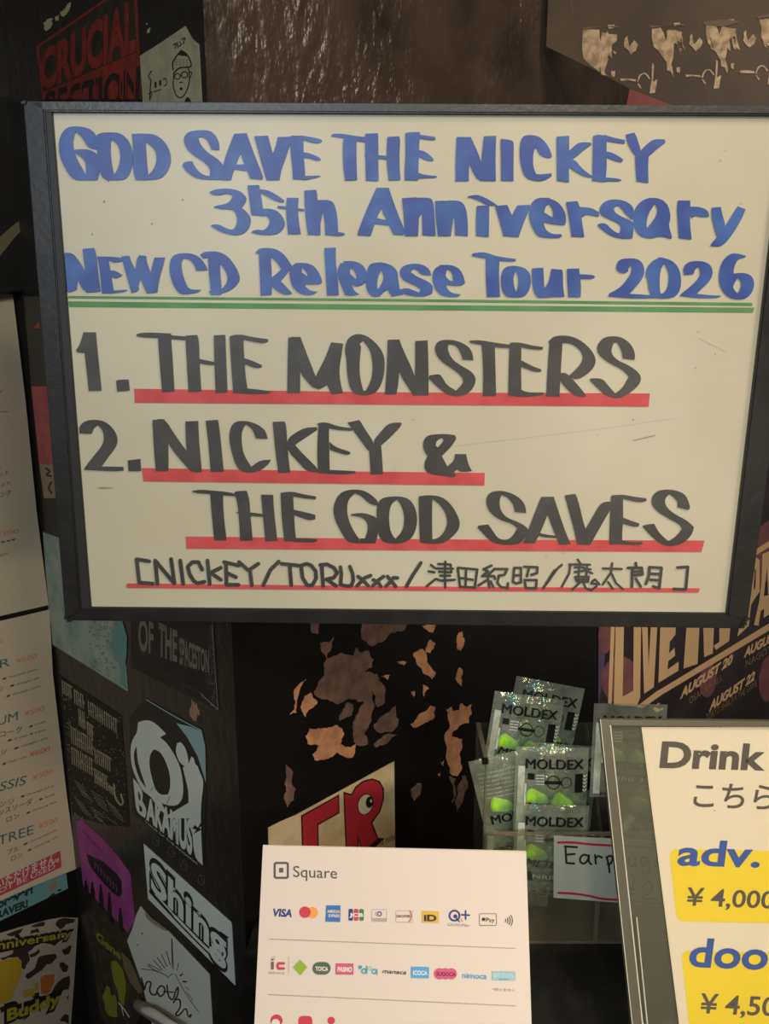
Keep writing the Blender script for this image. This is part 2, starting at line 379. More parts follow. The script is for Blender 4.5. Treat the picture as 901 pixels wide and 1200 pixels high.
P('blue', 520, 140, '''68,92 140,92 145,120 140,200 132,260 132,325 62,325 62,220
100,92 142,92 170,150 195,215 205,260 240,325 180,322 150,270 130,220
212,88 277,86 272,200 275,325 190,322 200,200
300,102 360,108 370,125 368,220 368,325 302,322 302,230
425,82 490,83 530,110 560,155 572,195 560,205 508,190 490,150 478,155 470,200 472,250 488,288 510,290 568,284 570,298 520,328 450,318 420,290 402,220 400,150 408,105
596,90 662,86 662,170 660,250 662,332 598,322 596,200
662,165 712,118 775,122 780,132 740,160 690,205 640,215 620,200
630,200 690,208 730,260 785,300 780,306 735,298 680,265 655,245''')
P('blue', 640, 140, '''248,85 320,82 318,160 320,250 312,330 243,322 246,200
260,80 310,82 365,98 415,108 415,128 370,122 310,112
316,168 350,175 390,198 407,212 400,225 370,220 330,205 312,195
245,305 320,305 385,312 400,322 380,326 310,326 248,322
420,80 465,68 475,85 490,130 500,165 500,200 480,200 450,165 428,120
498,165 530,130 570,102 625,105 630,120 580,160 535,200 470,205
470,190 540,195 538,260 540,335 478,325 472,260''')
P('blue', 230, 210, '''68,68 100,52 170,48 230,60 262,90 265,115 240,150 275,180 290,215 280,260 245,292 190,296 120,275 75,245 90,238 125,240 150,255 185,268 205,258 218,215 205,170 180,158 130,158 92,148 100,140 150,132 175,120 192,92 185,80 150,75 125,85 85,82
270,32 330,30 335,50 345,110 350,150 360,195 290,188 282,120
335,52 380,58 430,85 465,112 460,124 410,112 370,88 340,75
345,155 400,155 440,175 465,215 468,250 440,285 390,296 320,290 290,280 300,270 330,265 350,272 375,255 390,225 380,200 355,188 300,188 290,165
478,98 540,98 535,160 540,220 552,290 485,290 478,230 472,150
428,140 470,142 570,158 570,168 520,165 430,152
570,60 632,55 638,80 640,150 655,230 655,295 590,292 580,230 572,140
635,110 705,108 730,130 745,200 748,278 785,285 780,296 740,300 680,292 680,240 668,170 655,230 650,290 620,250 630,150''')
P('blue', 400, 210, '''185,45 245,45 240,90 210,160 185,205 155,300 85,295 90,270 125,180 160,100
190,45 250,45 275,120 305,200 335,270 330,295 275,292 245,230 220,180 200,120
180,202 260,222 265,245 170,235
320,100 395,95 405,110 410,200 405,300 335,300 330,200
385,98 460,96 485,110 492,200 498,300 428,295 425,180 410,200 400,260 380,200
495,115 560,112 590,130 592,200 578,300 510,300 497,200
560,112 625,112 655,140 667,210 668,300 600,295 598,230 596,200 570,240 555,180
715,140 780,138 780,220 778,305 712,298 710,220
662,92 690,84 730,82 800,120 825,140 770,138 720,108''')
P('blue', 560, 210, '''90,140 155,135 170,170 185,200 200,240 215,300 135,300 120,240
180,190 208,138 275,135 272,160 245,220 215,305 150,300 160,230
320,98 380,98 365,130 350,165 345,220 355,265 390,290 440,290 445,300 425,311 350,308 310,298 280,240 268,190 275,140 295,110
320,98 380,100 430,125 460,170 467,215 460,242 400,238 345,225 340,170 375,190 396,203 397,160 375,130 345,150
465,120 525,115 540,150 550,230 562,305 495,302 485,230 472,160
530,145 600,150 640,175 638,198 600,190 570,185 552,200 535,180''')
P('blue', 700, 210, '''185,215 150,185 125,150 108,138 88,150 88,170 120,195 180,218 195,240 185,312 120,313 70,298 30,270 0,243 10,232 45,232 70,260 100,282 118,285 125,250 110,230 50,205 15,185 10,160 25,125 70,105 130,108 175,130 195,160
270,98 320,100 300,135 270,180 258,230 262,265 280,280 300,310 270,312 225,300 195,260 188,210 195,160 225,118
270,98 330,100 370,130 385,180 385,215 375,240 395,305 390,315 330,298 295,312 255,300 262,255 290,225 318,180 312,140 300,128
425,112 490,112 490,170 488,230 498,318 430,310 425,230 420,160
485,145 540,145 585,165 590,198 540,198 520,190 498,205 485,180
603,150 652,146 660,190 678,245 660,290 630,300 615,250 603,200
740,142 782,158 775,180 745,240 700,310 655,356 598,352 600,340 640,295 680,240 710,190''')
P('blue', 70, 275, '''25,95 60,95 85,115 90,130 95,220 90,290 50,305 40,300 32,200
50,95 90,120 130,185 145,240 150,305 120,290 95,240
120,75 180,70 190,90 200,190 215,300 140,306 135,200 125,120
200,130 250,125 262,160 270,220 285,295 280,310 222,308 215,230 210,180
195,115 260,115 330,122 330,140 290,148 255,135 200,132
262,190 290,188 330,212 325,220 295,230 268,222
270,295 355,290 355,298 300,308 230,310
325,115 365,110 380,150 402,190 418,290 380,308 370,280 345,190
405,130 420,108 455,112 460,150 478,195 480,240 500,300 460,310 445,280 425,230 410,300 385,305 395,230
500,120 555,120 550,150 525,230 515,305 460,310 478,200''')
P('blue', 190, 275, '''85,98 150,97 195,115 230,160 240,188 180,190 170,160 145,130 110,125 100,150 105,200 125,260 145,290 205,290 195,303 150,312 95,316 65,280 42,220 37,160 50,115
200,105 225,88 300,88 350,115 395,180 412,230 400,260 360,295 300,315 258,318 245,298 310,290 335,265 348,230 335,190 300,145 260,120 215,125
240,110 305,115 305,200 315,295 310,318 258,316 248,220
510,90 570,80 578,200 578,318 520,320 515,200
492,95 510,72 560,68 610,78 650,110 685,165 660,205 625,245 660,280 688,312 650,318 610,300 575,270 572,230 600,210 628,182 610,150 575,118 550,105 500,100
700,150 740,150 735,180 740,240 760,280 790,298 820,300 800,315 760,320 715,305 685,270 672,220 672,180
700,150 760,148 805,165 835,215 845,250 835,262 740,262 733,195 768,222 765,200 737,170 715,175''')
P('blue', 370, 275, '''45,70 105,68 105,150 115,230 122,320 60,320 52,200
130,150 180,150 180,220 190,270 205,300 232,315 190,322 155,318 135,270 115,220 115,180
145,140 200,138 245,155 270,195 275,240 240,270 200,272 185,255 182,205 215,238 215,210 195,178 150,165
290,150 350,145 345,190 328,220 322,270 330,295 340,325 300,328 270,300 262,240 272,180
340,145 390,155 430,185 435,240 445,300 465,315 400,325 380,290 360,300 340,325 290,322 330,290 360,235 355,205 340,180 310,165
610,215 555,210 535,185 515,180 500,195 530,220 590,245 620,270 615,310 570,328 500,322 460,310 440,290 480,280 520,295 545,305 555,290 530,270 460,240 442,205 450,170 500,152 560,155 600,180
640,165 700,160 690,190 682,230 690,280 715,308 765,315 755,328 690,328 645,310 618,260 615,200
650,160 710,158 755,175 780,215 788,255 770,270 705,268 685,260 684,215 700,240 725,245 722,205 705,185 670,180''')
P('blue', 540, 275, '''58,102 75,95 130,92 190,115 290,128 290,140 220,140 130,125 60,112
132,110 205,115 200,200 205,300 208,328 138,328 132,230
245,165 300,165 285,200 275,240 288,300 300,330 240,330 215,290 210,230 220,185
270,163 330,170 365,200 372,250 355,310 320,332 250,328 288,305 302,280 305,230 290,190
375,178 435,174 438,230 440,280 450,320 425,333 395,325 380,280 375,230
478,180 535,185 540,210 538,260 547,328 480,328 460,332 405,332 420,300 445,280 468,240
560,180 625,178 628,220 635,270 632,330 568,328 562,250
620,208 700,212 708,222 700,233 625,233''')
P('blue', 700, 275, '''115,130 160,124 210,126 240,150 250,190 240,230 200,280 170,312 280,318 330,325 280,336 150,334 60,325 60,312 120,280 165,225 182,190 178,160 165,175 162,195 130,205 105,190 98,165
300,130 345,118 350,160 335,180 328,230 330,300 340,330 290,335 270,290 265,240 252,210 265,165
320,118 385,130 425,165 443,220 440,290 410,330 350,338 290,332 332,310 350,310 375,270 378,200 355,155 325,160
470,148 510,138 560,140 600,160 612,205 590,250 545,290 525,312 600,320 655,322 640,332 560,335 490,330 437,322 440,312 490,275 535,230 545,200 535,170 515,180 508,208 458,212 452,180
700,100 740,98 785,112 780,120 745,125 725,160 718,195 720,205 770,200 815,215 830,255 820,300 790,335 740,343 690,330 655,290 640,240 645,180 665,130/740,228 715,270 720,290 740,310 758,280 760,245''')
P('black', 80, 380, '''80,42 145,42 150,100 160,200 175,350 108,352 95,230 85,150 50,150 40,138 60,110 75,60
252,298 270,292 318,292 324,350 258,355
360,52 400,42 540,48 545,58 630,65 630,85 545,78 470,72 380,68 360,62
472,50 540,50 548,150 560,355 495,358 482,200
618,60 680,56 690,90 692,200 702,355 635,358 625,200
690,182 775,200 775,214 740,215 690,205
768,58 828,55 832,150 840,360 778,362 772,230''')
P('black', 230, 380, '''175,65 195,55 248,55 250,150 262,300 270,340 265,366 195,362 185,230
240,55 310,70 378,78 378,92 350,100 300,92 245,80
250,178 290,190 345,215 345,228 310,232 255,210
262,338 380,350 395,360 370,368 260,368
486,70 548,66 552,100 548,230 548,362 480,362 482,200
500,66 550,68 580,150 630,275 650,345 610,330 575,290 550,260
712,95 775,102 765,170 752,250 765,330 775,362 715,370 690,320 650,345 610,330 632,270 680,180''')
P('black', 390, 380, '''85,70 120,50 170,55 220,90 260,140 275,190 270,280 240,350 200,372 140,375 95,355 75,270 72,180 62,140 70,95/160,85 140,105 150,115 142,180 140,270 160,350 175,350 205,290 212,220 200,140
290,82 352,80 350,200 348,300 335,370 275,370 285,230
310,80 352,82 362,115 435,270 440,350 425,375 395,330 345,250
435,88 500,85 505,230 505,375 425,375 435,250
742,190 685,185 675,150 650,110 610,105 605,130 625,180 670,215 735,250 758,290 740,340 700,375 650,380 600,370 550,330 505,285 510,270 560,262 575,275 600,320 650,350 690,310 685,280 640,240 570,195 540,150 540,105 570,82 640,82 700,105 735,140
720,88 740,84 785,84 901,105 901,125 860,120 790,110 725,98
785,100 855,105 858,230 862,378 792,378 795,230''')
P('black', 570, 380, '''0,90 125,108 125,126 0,115
122,100 185,98 182,230 185,350 180,382 115,375 118,230
125,96 180,96 240,112 300,120 295,134 240,132 185,122
185,190 240,220 290,238 288,250 255,252 185,225
183,345 215,360 305,360 300,372 210,384 150,380
335,80 402,90 395,200 385,382 315,380 325,200
325,95 350,65 400,58 460,65 520,100 565,150 580,195 560,240 500,285 460,290 435,272 470,240 505,200 510,160 480,120 430,95 350,105
385,258 415,255 440,272 525,370 522,384 460,378 385,300
782,188 720,180 715,140 690,95 670,100 655,150 690,190 750,215 800,250 820,285 800,330 720,385 680,390 630,375 595,345 545,295 550,286 610,284 640,320 680,365 720,335 752,275 720,240 640,200 590,160 582,115 610,75 650,62 710,65 760,100 785,150''')
P('black', 80, 480, '''60,85 90,58 150,52 200,65 245,110 262,160 250,200 210,250 175,300 290,302 292,322 240,326 85,318 85,308 130,250 180,190 190,150 180,105 155,82 135,95 122,128 60,125 57,110
314,268 380,260 384,325 318,325
444,55 505,50 520,80 528,190 528,325 462,325 450,180
470,50 510,50 560,130 620,215 680,280 705,330 650,330 600,275 530,190
618,62 685,60 690,180 705,328 645,325 622,215
725,58 790,54 800,120 820,328 752,328 740,180''')
P('black', 240, 480, '''160,62 220,58 280,78 320,110 332,155 270,152 250,100 215,78 195,110 192,170 205,240 245,302 290,268 348,264 340,285 280,330 200,332 165,300 140,220 127,150 135,95
358,65 420,62 430,85 435,200 450,332 388,334 370,200
435,155 480,120 530,95 590,92 595,105 560,128 475,185 500,215 560,275 595,310 595,330 540,328 495,280 435,215
600,75 655,72 655,180 660,338 598,335 592,220
590,78 605,68 650,68 700,88 775,98 778,112 700,108 650,98 600,82
658,170 690,198 765,222 768,235 740,240 660,212
660,318 795,325 795,335 740,342 650,338''')
P('black', 380, 480, '''122,68 185,55 195,70 225,120 258,165 260,210 230,215 190,160
258,165 295,120 340,70 405,68 408,82 370,125 300,190 260,210
235,190 300,190 305,260 310,340 245,342 240,260
560,132 640,128 690,135 698,155 670,195 620,245 650,300 685,270 690,235 748,235 760,290 780,325 720,330 700,315 685,330 694,350 680,358 640,350 560,342 530,320 528,280 545,245 522,210 522,170 535,145/625,150 610,152 592,165 588,190 600,200 630,165''')
P('black', 210, 560, '''65,70 100,62 160,65 290,78 300,98 230,92 160,85 80,80
162,68 230,72 232,180 250,330 185,330 172,200
290,78 300,70 355,68 370,110 375,200 388,330 322,332 315,200 305,120
300,180 370,180 445,192 445,206 380,202 305,188
432,88 495,90 500,180 518,332 455,335 442,200
535,80 600,75 605,180 612,300 620,335 555,335 540,200
530,80 590,70 660,88 722,98 720,114 660,108 595,98
605,168 660,180 718,195 718,218 690,225 655,215 605,195
612,318 725,322 732,330 710,342 600,338''')
P('black', 380, 560, '''70,90 120,62 200,62 250,90 285,125 285,148 240,140 195,95 160,82 125,115 118,170 130,230 165,300 185,320 180,345 125,342 90,290 55,220 45,160
140,192 200,183 260,200 285,220 285,290 270,345 180,345 190,320 215,320 232,270 225,230 190,205 142,200
300,110 340,98 420,98 465,125 490,190 488,260 460,325 400,348 330,345 295,325 280,270 275,190 280,135/385,115 360,130 345,160 340,220 350,290 375,322 415,280 425,210 410,150
498,98 550,90 620,98 670,140 705,200 718,245 700,290 640,340 590,350 505,342 500,200/570,112 568,200 570,325 600,320 635,285 652,235 640,185 610,140''')
P('black', 540, 560, '''345,186 285,180 280,145 250,105 215,90 203,120 208,170 240,210 310,235 355,265 355,290 320,345 270,355 190,350 150,330 88,262 92,252 145,246 165,275 200,325 250,328 280,300 298,265 270,242 200,220 150,180 132,130 140,90 170,70 230,68 300,95 340,140
425,100 490,100 485,140 455,200 420,290 390,345 330,345 350,290 400,160
430,100 490,100 520,190 550,280 580,350 520,352 490,280 458,195
400,285 440,298 500,305 505,318 440,315 395,302
548,92 605,85 620,120 655,270 685,320 680,355 615,352 600,280 570,170
740,128 795,125 795,160 770,200 685,350 620,352 655,275 700,200''')
P('black', 650, 560, '''298,95 360,90 362,220 355,300 358,350 288,352 292,200
300,92 360,88 410,98 483,108 485,122 450,130 405,122 355,110
358,208 400,225 445,240 445,255 420,260 355,240
355,330 400,338 460,338 465,348 440,355 350,352
705,170 648,155 650,120 605,85 580,110 585,150 630,190 700,225 735,260 725,300 680,345 620,362 570,355 520,320 462,255 475,248 525,242 550,290 600,335 640,310 672,270 660,245 600,215 530,170 508,130 520,85 560,62 630,62 690,85 712,140 715,160''')
def R(ox, oy, sc, wd, s):
    A.crop(ox, oy, sc)
    for line in s.strip().split('\n'):
        A.stroke('black640', [tuple(map(float, q.split(','))) for q in line.split()], wd, smooth=False)
R(140, 640, 5.63, 25, '''195,100 112,86 130,240 220,248
235,95 250,250
235,95 360,245
340,85 362,245
400,95 420,250
545,155 520,105 480,105 450,135 462,185 490,230 515,245 560,235
580,95 595,250
668,142 600,175 668,222
702,115 706,255 785,255
690,105 785,128
705,175 768,205
788,105 850,160''')
R(290, 640, 7.508, 33, '''95,155 20,205 38,345
275,135 200,210 138,345
300,155 460,172
370,165 385,345
470,172 485,280 525,345 570,345 603,285 600,220 560,170 520,155 470,172
652,165 665,350
640,165 700,160 760,190 788,235 760,278 695,292 780,350''')
R(395, 645, 9.01, 38, '''35,175 45,250 35,360 90,375 150,375 170,320 165,250 135,170
220,275 270,310 330,375
355,265 290,290 210,375
382,310 430,335 462,380
490,275 440,310 375,375
532,275 570,320 618,380
638,290 590,290 555,340 515,378
885,130 800,260 732,380''')
R(490, 645, 10.01, 29, '''150,170 195,208
122,245 190,258
98,422 205,335 270,355 430,345
235,160 380,165 390,255
210,212 408,215
245,250 385,258
258,297 375,297
318,132 312,300 318,435
465,205 492,432
465,203 695,225
692,225 665,435
490,428 670,435
562,215 555,425
500,325 640,345''')
R(560, 645, 10.01, 30, '''160,178 65,222 120,245 50,300 190,302 200,335
190,222 115,295
112,345 5,410
118,330 135,435
150,365 182,432
190,218 345,220 310,288 245,295 228,380 270,430 348,445 352,385
425,205 412,370 450,388 505,375 505,205 425,205
440,292 500,292
540,192 698,198 695,265 625,288
600,205 575,305
545,348 688,348 682,445 562,440 548,350
898,235 765,448''')
R(640, 645, 10.01, 27, '''185,168 130,215 0,400
370,108 400,150
270,165 515,168
283,170 270,270 185,425
335,200 440,200
390,175 378,330
335,255 440,240
478,185 470,300
455,235 540,268
445,218 522,222
340,310 500,310 490,370 365,368 342,312
350,342 480,340
405,370 310,455
435,375 465,445 530,468 590,420
535,370 572,340 625,398 530,388
665,212 885,218
775,150 760,260 662,402
762,260 820,385 901,455
725,370 782,450''')
R(720, 645, 8.19, 28, '''205,122 210,165
130,168 262,168 270,230 185,240
172,170 168,350
190,205 262,200
205,272 252,348
335,165 332,240 302,322
335,162 452,168 430,365 372,345
350,225 430,228
345,282 430,288
605,165 705,158 685,375 570,370''')
P('ghost', 80, 480, '150,412 180,408 245,412 180,418')
A.crop(0, 0, 1)
for x, y, r in ((122,236,1.2),(108,274,.9),(127,212,1),(178,262,1),(214,234,1),(96,160,.8),(844,188,.9),(868,238,.9),(850,176,.7),(742,492,1),(838,415,1),(815,431,.9),(818,389,.8),(660,648,.8),(484,492,.8),(752,640,.9),(640,652,.8),(500,552,.6),(462,550,.6),(700,510,.7),(168,720,.8)):
    A.circ('ghost', x, y, r * .75, n=7, ry=r * 1.1)
A.stroke('ghost', [(742,516),(768,510)], .7); A.stroke('ghost', [(520,524),(700,503),(790,490)], .15); A.stroke('ghost', [(818,396),(850,412)], .3)
blue = mat('blue_marker_ink', (52, 78, 150), 0.45, 0.4, rgb2=(68, 108, 170), noise_scale=28, coat=0.3, coat_rough=0.42, lo=.42, hi=.72)
black = mat('black_marker_ink', (62, 60, 56), 0.45, 0.4, rgb2=(72, 70, 66), noise_scale=30, coat=0.3, coat_rough=0.42)
_red = mat('red_marker_ink', (208, 88, 84), 0.5, rgb2=(196, 76, 74), noise_scale=40); _grn = mat('green_marker_ink', (96, 150, 92), 0.5, rgb2=(84, 138, 84), noise_scale=30)
A.order.sort(key=lambda k: (k.startswith('b'), k == 'ghost'))
A.build(bpanel, step=.00006, names={'green': ('ruled_line', _grn, 'thin green marker rule'), 'green2': ('ruled_line', _grn, 'thick green marker rule'),
             'red1': ('underline', _red, 'red underline of the first band'), 'red2': ('underline', _red, 'red underline of the second band'), 'red3': ('underline', _red, 'red underline of the third line'), 'red4': ('underline', _red, 'thin red underline of the bracketed names'),
             'blue140': ('lettering', blue, 'first line of blue marker title'), 'blue210': ('lettering', blue, 'second line of blue marker title'), 'blue275': ('lettering', blue, 'third line of blue marker title'),
             'black380': ('lettering', black, 'black marker line numbered 1'), 'black480': ('lettering', black, 'black marker line numbered 2'), 'black560': ('lettering', black, 'indented black marker line'), 'black640': ('lettering', black, 'small bracketed black marker names'),
             'ghost': ('smudge', mat('smudge', (146, 140, 118), 0.6), 'faint specks and scratches')})

# ------------------------------------------------------------------ helpers for stickers
def crop(ox, oy, sc, pts): return [(ox + x / sc, oy + y / sc) for x, y in pts]
def sticker(name, pts, plane, m, label, cat='sticker', off=0.0, th=0.0007, group=None):
    o = slab(name, pts, plane, off + th, -off, m)
    return tag(o, label, cat, group), plane, off + th

# --- top left: red lettered sticker, torn bits, drawn face sticker
c = (30, 0, 4.095)
st, pl, h = sticker('band_sticker', crop(*c, [(48,222),(385,-10),(530,-110),(556,478),(82,478)]), PL, mat('sticker_black_a', (38, 34, 28), .6, rgb2=(50, 44, 34), noise_scale=60), 'dark sticker with dripping red block lettering above the board')
a = Art(pl, h + .0002, *c)
a.poly('red', [(50,222),(390,-12),(396,-2),(64,228),(88,478),(80,478)]); a.poly('red', [(516,-90),(530,-100),(556,478),(546,478)])
a.poly('red', [(85,440),(180,405),(300,350),(440,290),(535,250),(548,476),(88,476)])
a.txt('red', 'CRUCIAL', 70, 428, 530, 232, 180, 245, bold=.045)
a.txt('blk', 'SECTION', 92, 590, 548, 478, 150, 165, bold=.035)
for x in (150, 208, 262, 330, 368, 450, 478, 520): a.rect('red2', x, 330 + random.random() * 40, x + 7, 470)
a.build(st, {'red': ('lettering', ink('dull_red', (124, 44, 36), rgb2=(104, 38, 32), noise_scale=90), None), 'blk': ('shadow_lettering', ink('letter_black', (34, 31, 27)), None), 'red2': ('drip', ink('dull_red_b', (116, 40, 34)), None)})
for sl_, pts in zip(('largest torn pale paper scrap, leftmost above the red lettered sticker', 'small square torn scrap between two larger ones at the top left', 'slanted torn pale scrap nearest the red lettered sticker border', 'tiny upper pale fleck above the line drawn face sticker', 'small crescent pale fleck just above the line drawn face sticker'), ([(85,110),(105,92),(130,88),(126,120),(98,150),(88,138)], [(140,80),(160,72),(156,98),(144,100)], [(165,60),(190,40),(214,10),(205,55),(180,82)], [(575,110),(586,112),(582,120)], [(585,140),(598,132),(592,158),(584,160)])):
    tag(slab('paper_scrap', crop(*c, jag(pts, 1)), PL, .0005, 0, mat('scrap_paper', (150, 140, 108), .8)), sl_, 'paper scrap', 'torn paper scraps')
st, pl, h = sticker('drawing_sticker', crop(*c, [(548,268),(640,210),(765,125),(798,185),(830,212),(845,490),(562,490)]), PL, mat('sticker_olive', (150, 146, 118), .7, rgb2=(138, 134, 106), noise_scale=50, bump=.5, bump_scale=60), 'pale wrinkled sticker with a line drawn face in a knit cap')
a = Art(pl, h + .0002, *c)
a.stroke('k', [(708,335),(706,300),(730,262),(760,250),(785,280),(792,318),(740,325),(710,350)], 6); a.poly('k', [(728,258),(745,238),(770,252),(778,270),(740,266)])
a.stroke('k', [(712,350),(708,410),(722,455),(745,468),(768,445),(785,390),(782,325)], 5)
a.circ('k', 728, 366, 16, hole=.75); a.circ('k', 762, 358, 17, hole=.75); a.stroke('k', [(744,362),(748,360)], 4); a.stroke('k', [(785,345),(797,348),(790,372)], 4); a.circ('k', 746, 425, 7); a.stroke('k', [(740,396),(752,394)], 5)
for i in range(4):
    for j in range(3): a.circ('k', 724 + i * 17, 285 + j * 12 + i, 2.6, n=6)
a.stroke('k', [(595,480),(598,420),(600,385),(590,365),(604,340)], 5); a.rect('k', 618, 392, 628, 420); a.rect('k', 640, 385, 650, 410); a.stroke('k', [(660,380),(672,376),(676,400),(666,412)], 4); a.stroke('k', [(615,440),(648,430)], 4); a.stroke('k', [(590,450),(605,440),(600,470)], 4)
for p in ([(708,215),(722,208),(716,232)], [(728,202),(730,228)], [(738,200),(746,212),(736,222)], [(748,190),(764,182),(756,210)]): a.stroke('k', p, 5)
a.poly('k', [(762,488),(772,466),(785,470),(795,488)])
a.build(st, {'k': ('line_drawing', ink('drawing_ink', (40, 38, 34)), None)})

# --- strip of things between the menu and the board frame
c = (0, 340, 4.0)
sticker('sticker_strip', crop(*c, [(112,30),(300,30),(320,447),(146,447)]), PL, mat('olive_dark', (68, 64, 54), .7), 'plain dark olive sticker showing beside the left frame bar')
sticker('sticker_strip', crop(*c, [(146,450),(330,452),(360,815),(184,815)]), PL, mat('dusty_pink', (172, 88, 84), .7, rgb2=(160, 78, 76), noise_scale=40), 'dusty pink sticker showing beside the left frame bar')
st, pl, h = sticker('sticker_strip', crop(*c, [(184,816),(360,816),(375,975),(206,975)]), PL, mat('pale_pinkish', (150, 122, 98), .7), 'pinkish sticker with dark squiggles below the dusty pink one')
a = Art(pl, h + .0002, *c); a.stroke('k', [(215,835),(232,850),(218,865),(238,872)], 9); a.stroke('k', [(240,900),(228,930),(242,950)], 8); a.build(st, {'k': ('squiggle', ink('squiggle_ink', (52, 54, 44)), None)})
sticker('sticker_scrap', crop(*c, [(160,178),(180,148),(184,180)]), PL, mat('bright_red_bit', (190, 60, 44), .6), 'tiny red triangular sticker scrap beside the frame', off=.0008)
st, pl, h = sticker('green_flyer', crop(0, 620, 4.2875, [(215,15),(285,40),(420,60),(700,60),(612,455),(640,815),(255,575),(235,300)]), PL,
    mat('pale_green_print', (156, 162, 142), .65, rgb2=(118, 142, 130), noise_scale=22, lo=.42, hi=.66), 'pale green watercolour flyer under the lower left frame corner', 'flyer')
a = Art(pl, h + .0002, 0, 620, 4.2875)
a.poly('t', jag([(575,455),(612,455),(638,810),(600,780),(570,640),(560,540)], 2))
for _ in range(90):
    x, y = random.uniform(450, 590), random.uniform(460, 760)
    if (y - 575) < (x - 255) * .6: a.circ('d', x, y, random.uniform(2.5, 7), n=6)
a.build(st, {'t': ('teal_wash', ink('teal_wash', (104, 140, 134)), None), 'd': ('speckle', ink('speckle_grey', (122, 128, 116)), None)})

# --- lower left wall stickers
c = (150, 725, 7.5)
st, pl, h = sticker('black_flyer', crop(*c, [(25,-40),(738,-40),(742,25),(768,480),(795,805),(740,780),(30,430)]), PL, mat('flyer_black', (36, 34, 31), .55, rgb2=(46, 43, 38), noise_scale=30), 'black flyer with tall narrow grey capitals just below the frame', 'flyer')
a = Art(pl, h + .0002, *c)
a.txt('g', 'OF', 92, 270, 225, 300, 285, 270, bold=.03); a.txt('g', 'THE', 268, 320, 432, 372, 300, 270, bold=.03); a.txt('g', 'SPACESTON', 452, 392, 712, 472, 235, 190, bold=.03)
pts = []
for i in range(46):
    t = i / 45; pts.append((205 + t * 460, 410 + t * 260 + (28 if i % 2 else -22) * random.uniform(.4, 1)))
a.stroke('g2', pts, 6); a.stroke('g2', [(470,330),(520,380),(505,435)], 14)
for _ in range(260):
    t = random.random(); x = 745 + t * 45 - abs(random.gauss(0, 50)) * (.3 + t); y = 60 + t * 720
    a.circ('g3', x, min(y, 420 + (x - 25) * .48), random.uniform(1.5, 5), n=5)
a.stroke('g3', [(742,30),(752,250),(768,480),(792,800)], 6); a.stroke('g3', [(640,660),(790,800)], 10)
a.build(st, {'g': ('lettering', ink('grey_capitals', (112, 106, 90)), None), 'g2': ('script', ink('dim_script', (66, 60, 50)), 'dim script line'), 'g3': ('scuffs', ink('scuff_grey', (110, 106, 94)), None)})
for cc_ in ((78,706),(13,1)):
    pass
c = (60, 790, 6.67)
st, pl, h = sticker('gig_flyer', crop(*c, [(50,0),(545,322),(612,1195),(420,1180),(165,1100),(110,560)]), PL, mat('flyer_black_b', (27, 26, 23), .6), 'black flyer densely covered in pale blackletter text and dots', 'flyer')
a = Art(pl, h + .0002, *c)
def letters(x0, y0, x1, y1, hgt, n):
    for i in range(n):
        t = i / n; x = x0 + (x1 - x0) * t; y = y0 + (y1 - y0) * t; k = random.random()
        a.stroke('c', [(x, y - hgt), (x + 6, y)], 7)
        if k < .5: a.stroke('c', [(x, y - hgt), (x + (x1 - x0) / n, y - hgt + (y1 - y0) / n + 8)], 6)
        if k > .35: a.stroke('c', [(x + 5, y - hgt * random.uniform(.2, .6)), (x + (x1 - x0) / n, y - hgt * .4 + 8)], 6)
letters(85, 150, 165, 200, 100, 5); letters(180, 230, 260, 280, 110, 5); letters(290, 320, 520, 470, 110, 13); letters(215, 400, 270, 440, 130, 4); letters(280, 470, 330, 510, 100, 4)
letters(155, 540, 330, 640, 130, 11); letters(160, 700, 330, 800, 130, 10); letters(340, 690, 470, 770, 110, 8); letters(340, 850, 440, 910, 110, 7); letters(440, 910, 490, 960, 60, 3)
a.stroke('c', [(490,860),(500,960),(540,1020),(560,1000),(545,940)], 14)
for k in range(11):
    x0, y0 = 180 + (k % 5) * 14, 830 + k * 26
    for j in range(3):
        xa = x0 + j * 125; ya = y0 + j * 78
        if ya < 1120: a.stroke('d', [(xa, ya), (xa + random.uniform(70, 105), ya + 62)], 5)
for _ in range(330):
    x = random.uniform(100, 580); y = random.uniform(330, 1150)
    if random.random() < .35: x = random.uniform(75, 150); y = random.uniform(120, 900)
    lo_x = 70 + y * .09
    if x > lo_x and y > 330 + (x - 545) * .65: a.circ('d', x, y, random.uniform(3, 6), n=6)
a.build(st, {'c': ('blackletter', ink('cream_dim', (156, 145, 116)), None), 'd': ('dots', ink('cream_dimmer', (126, 118, 96)), None)})
# little scribbled faces scratched on the wall
for (x, y) in ((149,818),(168,827),(187,838),(165,968),(183,985),(201,998),(216,1014),(236,1031)):
    a = Art(PL, .0004); a.circ('s', x, y, 4, n=14, ry=6.5, rot=-.2, hole=.86); a.circ('s', x + 1.4, y + 1, 1.8, n=8, hole=.7); a.stroke('s', [(x - 5, y + 1), (x - 2, y + 3)], .6); a.stroke('s', [(x - 1, y - 3), (x + 1, y)], .6)
    a.build(WL, {'s': ('chalk_doodle', ink('chalk_line', (92, 92, 84)), None)})

